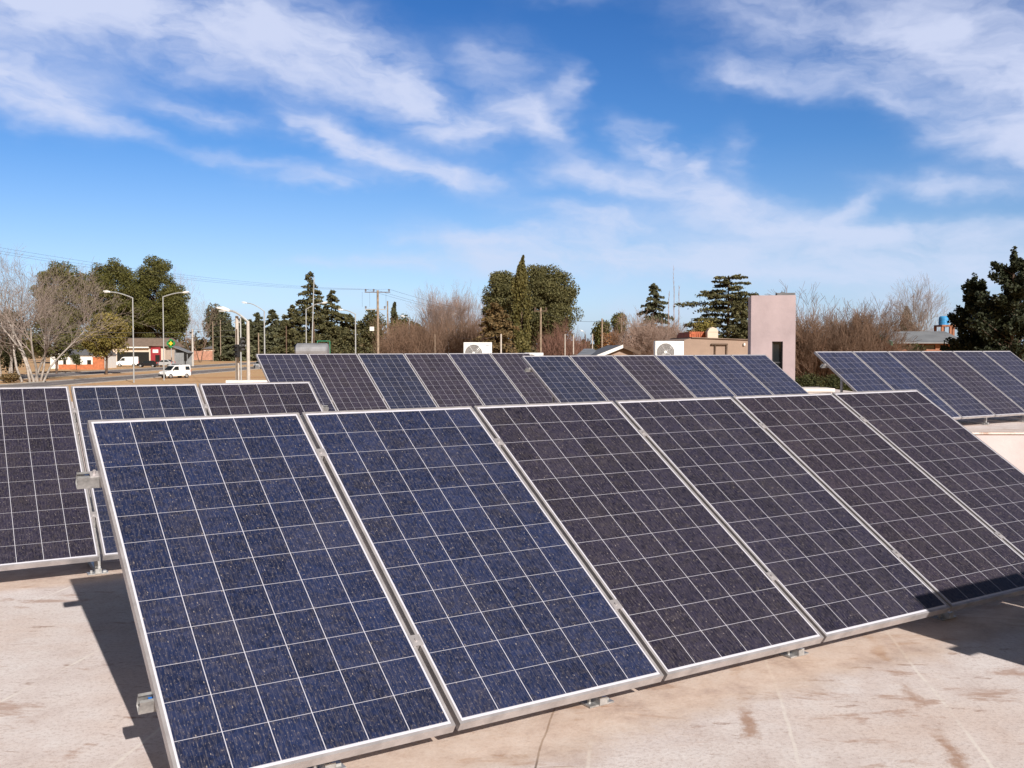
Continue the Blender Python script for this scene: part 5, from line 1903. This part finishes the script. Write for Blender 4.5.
clump_tree('hedge_shrub', 860, 47, 383, 40, 402, 'dark green shrub hidden behind the left end of the right rear row', 'darkcon', 22, 150, .08, (.35, .6), 'round', seed=31, group='hedge by the right rear row', trunk_r=.05)
layered_tree('conifer', 906, 135, 307, 24, 344, 'small dark pointed conifer behind the brick house', 'spruce', 9, 340, .24, .8, .15, .5, TG, 69, .2)
bare_tree(929, 122, 282, 'pale grey bare tree behind the blue water tank', .5, .5, 'bark_brown', 'twig_pale', 2, 0, 4, 80, .13, .34, TG, (2, 4), .2)
clump_tree('shrub', 916, 76, 344, 22, 356, 'yellow green shrub before the brick house windows', 'hedge', 16, 60, .14, (.3, .6), 'round', seed=32, group='garden shrubs', trunk_r=.05)


def dark_conifer(px, d, ptop, width_px, pbot, label, seed, tips=9):
    """ragged cypress-like conifer: upswept plumes of dark foliage"""
    rnd = np.random.default_rng(seed)
    x = gx(px, d)
    Ht, zb = gz(ptop, d), max(.3, gz(pbot, d))
    R_ = width_px / F * d / 2
    B = [Branches(), Branches()]
    B[0].seg(np.array([0, 0, 0.]), np.array([0, 0, Ht * .9]), .28, .05)
    P = [blob_points((0, 0, Ht - .8), (.22, .22, .85), 260)]
    for i in range(88):
        t = rnd.uniform(0, 1) ** .9
        z = zb + (Ht - zb) * (1 - t) * .93
        rad = R_ * (.12 + .88 * t ** .7) * rnd.choice([rnd.uniform(.3, .8), rnd.uniform(.8, 1.3)])
        a = rnd.uniform(0, 6.28)
        root_ = np.array([0, 0, max(.2, z - .35 * rad)])
        tip = np.array([math.cos(a) * rad, math.sin(a) * rad, z + rnd.uniform(.0, .35) * rad])
        B[1].seg(root_, tip, .05, .015)
        for s_ in (.5, .72, .9, 1.0):
            c = root_ + (tip - root_) * s_
            r = (.24 + .18 * rnd.random()) * (1.25 - .5 * s_) * (1 + .25 * t)
            P.append(blob_points(c, (r, r, r * 1.05), 60))
    P = np.concatenate(P)
    P = P[P[:, 2] > .2]
    return finish_tree('dark_conifer', label, (x, d, 0), B, leaf_quads(P, .12, .3, .7, 1.7), 'darkcon', 'bark_brown', 'bark_brown', TG)


dark_conifer(1012, 58, 246.5, 92, 372, 'tall ragged dark conifer at the right edge', 101)
dark_conifer(973, 61, 272, 62, 372, 'ragged dark conifer left of the tall one, beside the blue tank', 102)
dark_conifer(1058, 62, 252, 90, 372, 'ragged dark conifer cut off by the right edge', 103)
dark_conifer(990, 60, 300, 60, 380, 'low dark conifer filling the foot between the two ragged conifers', 104)

# far tree belt closing the horizon
P = []
rnd = np.random.default_rng(5)
for i in range(1900):
    a = R(rnd.uniform(-46, 46))
    rr = rnd.uniform(400, 640)
    bump = .5 + .5 * math.sin(a * 37) * math.sin(a * 91 + 1.3)
    tall = 1.55 if R(-21) < a < R(-2) else (1.1 if a < 0 else .85)
    h_ = rnd.uniform(4, 9.5) * tall * (.75 + .35 * bump)
    w_ = rnd.uniform(2.5, 5.5)
    P.append(blob_points((math.sin(a) * rr, math.cos(a) * rr, h_ * .5), (w_, w_, h_ * .55), 40))
P = np.concatenate(P)
P[:, 2] = np.clip(P[:, 2], .1, None)
v, q = leaf_quads(P, 1.2)
tag(np_mesh('far_treeline', v, q, M['far']), 'distant belt of trees along the horizon', 'woodland', None, 'stuff')
bpy.context.view_layer.update()
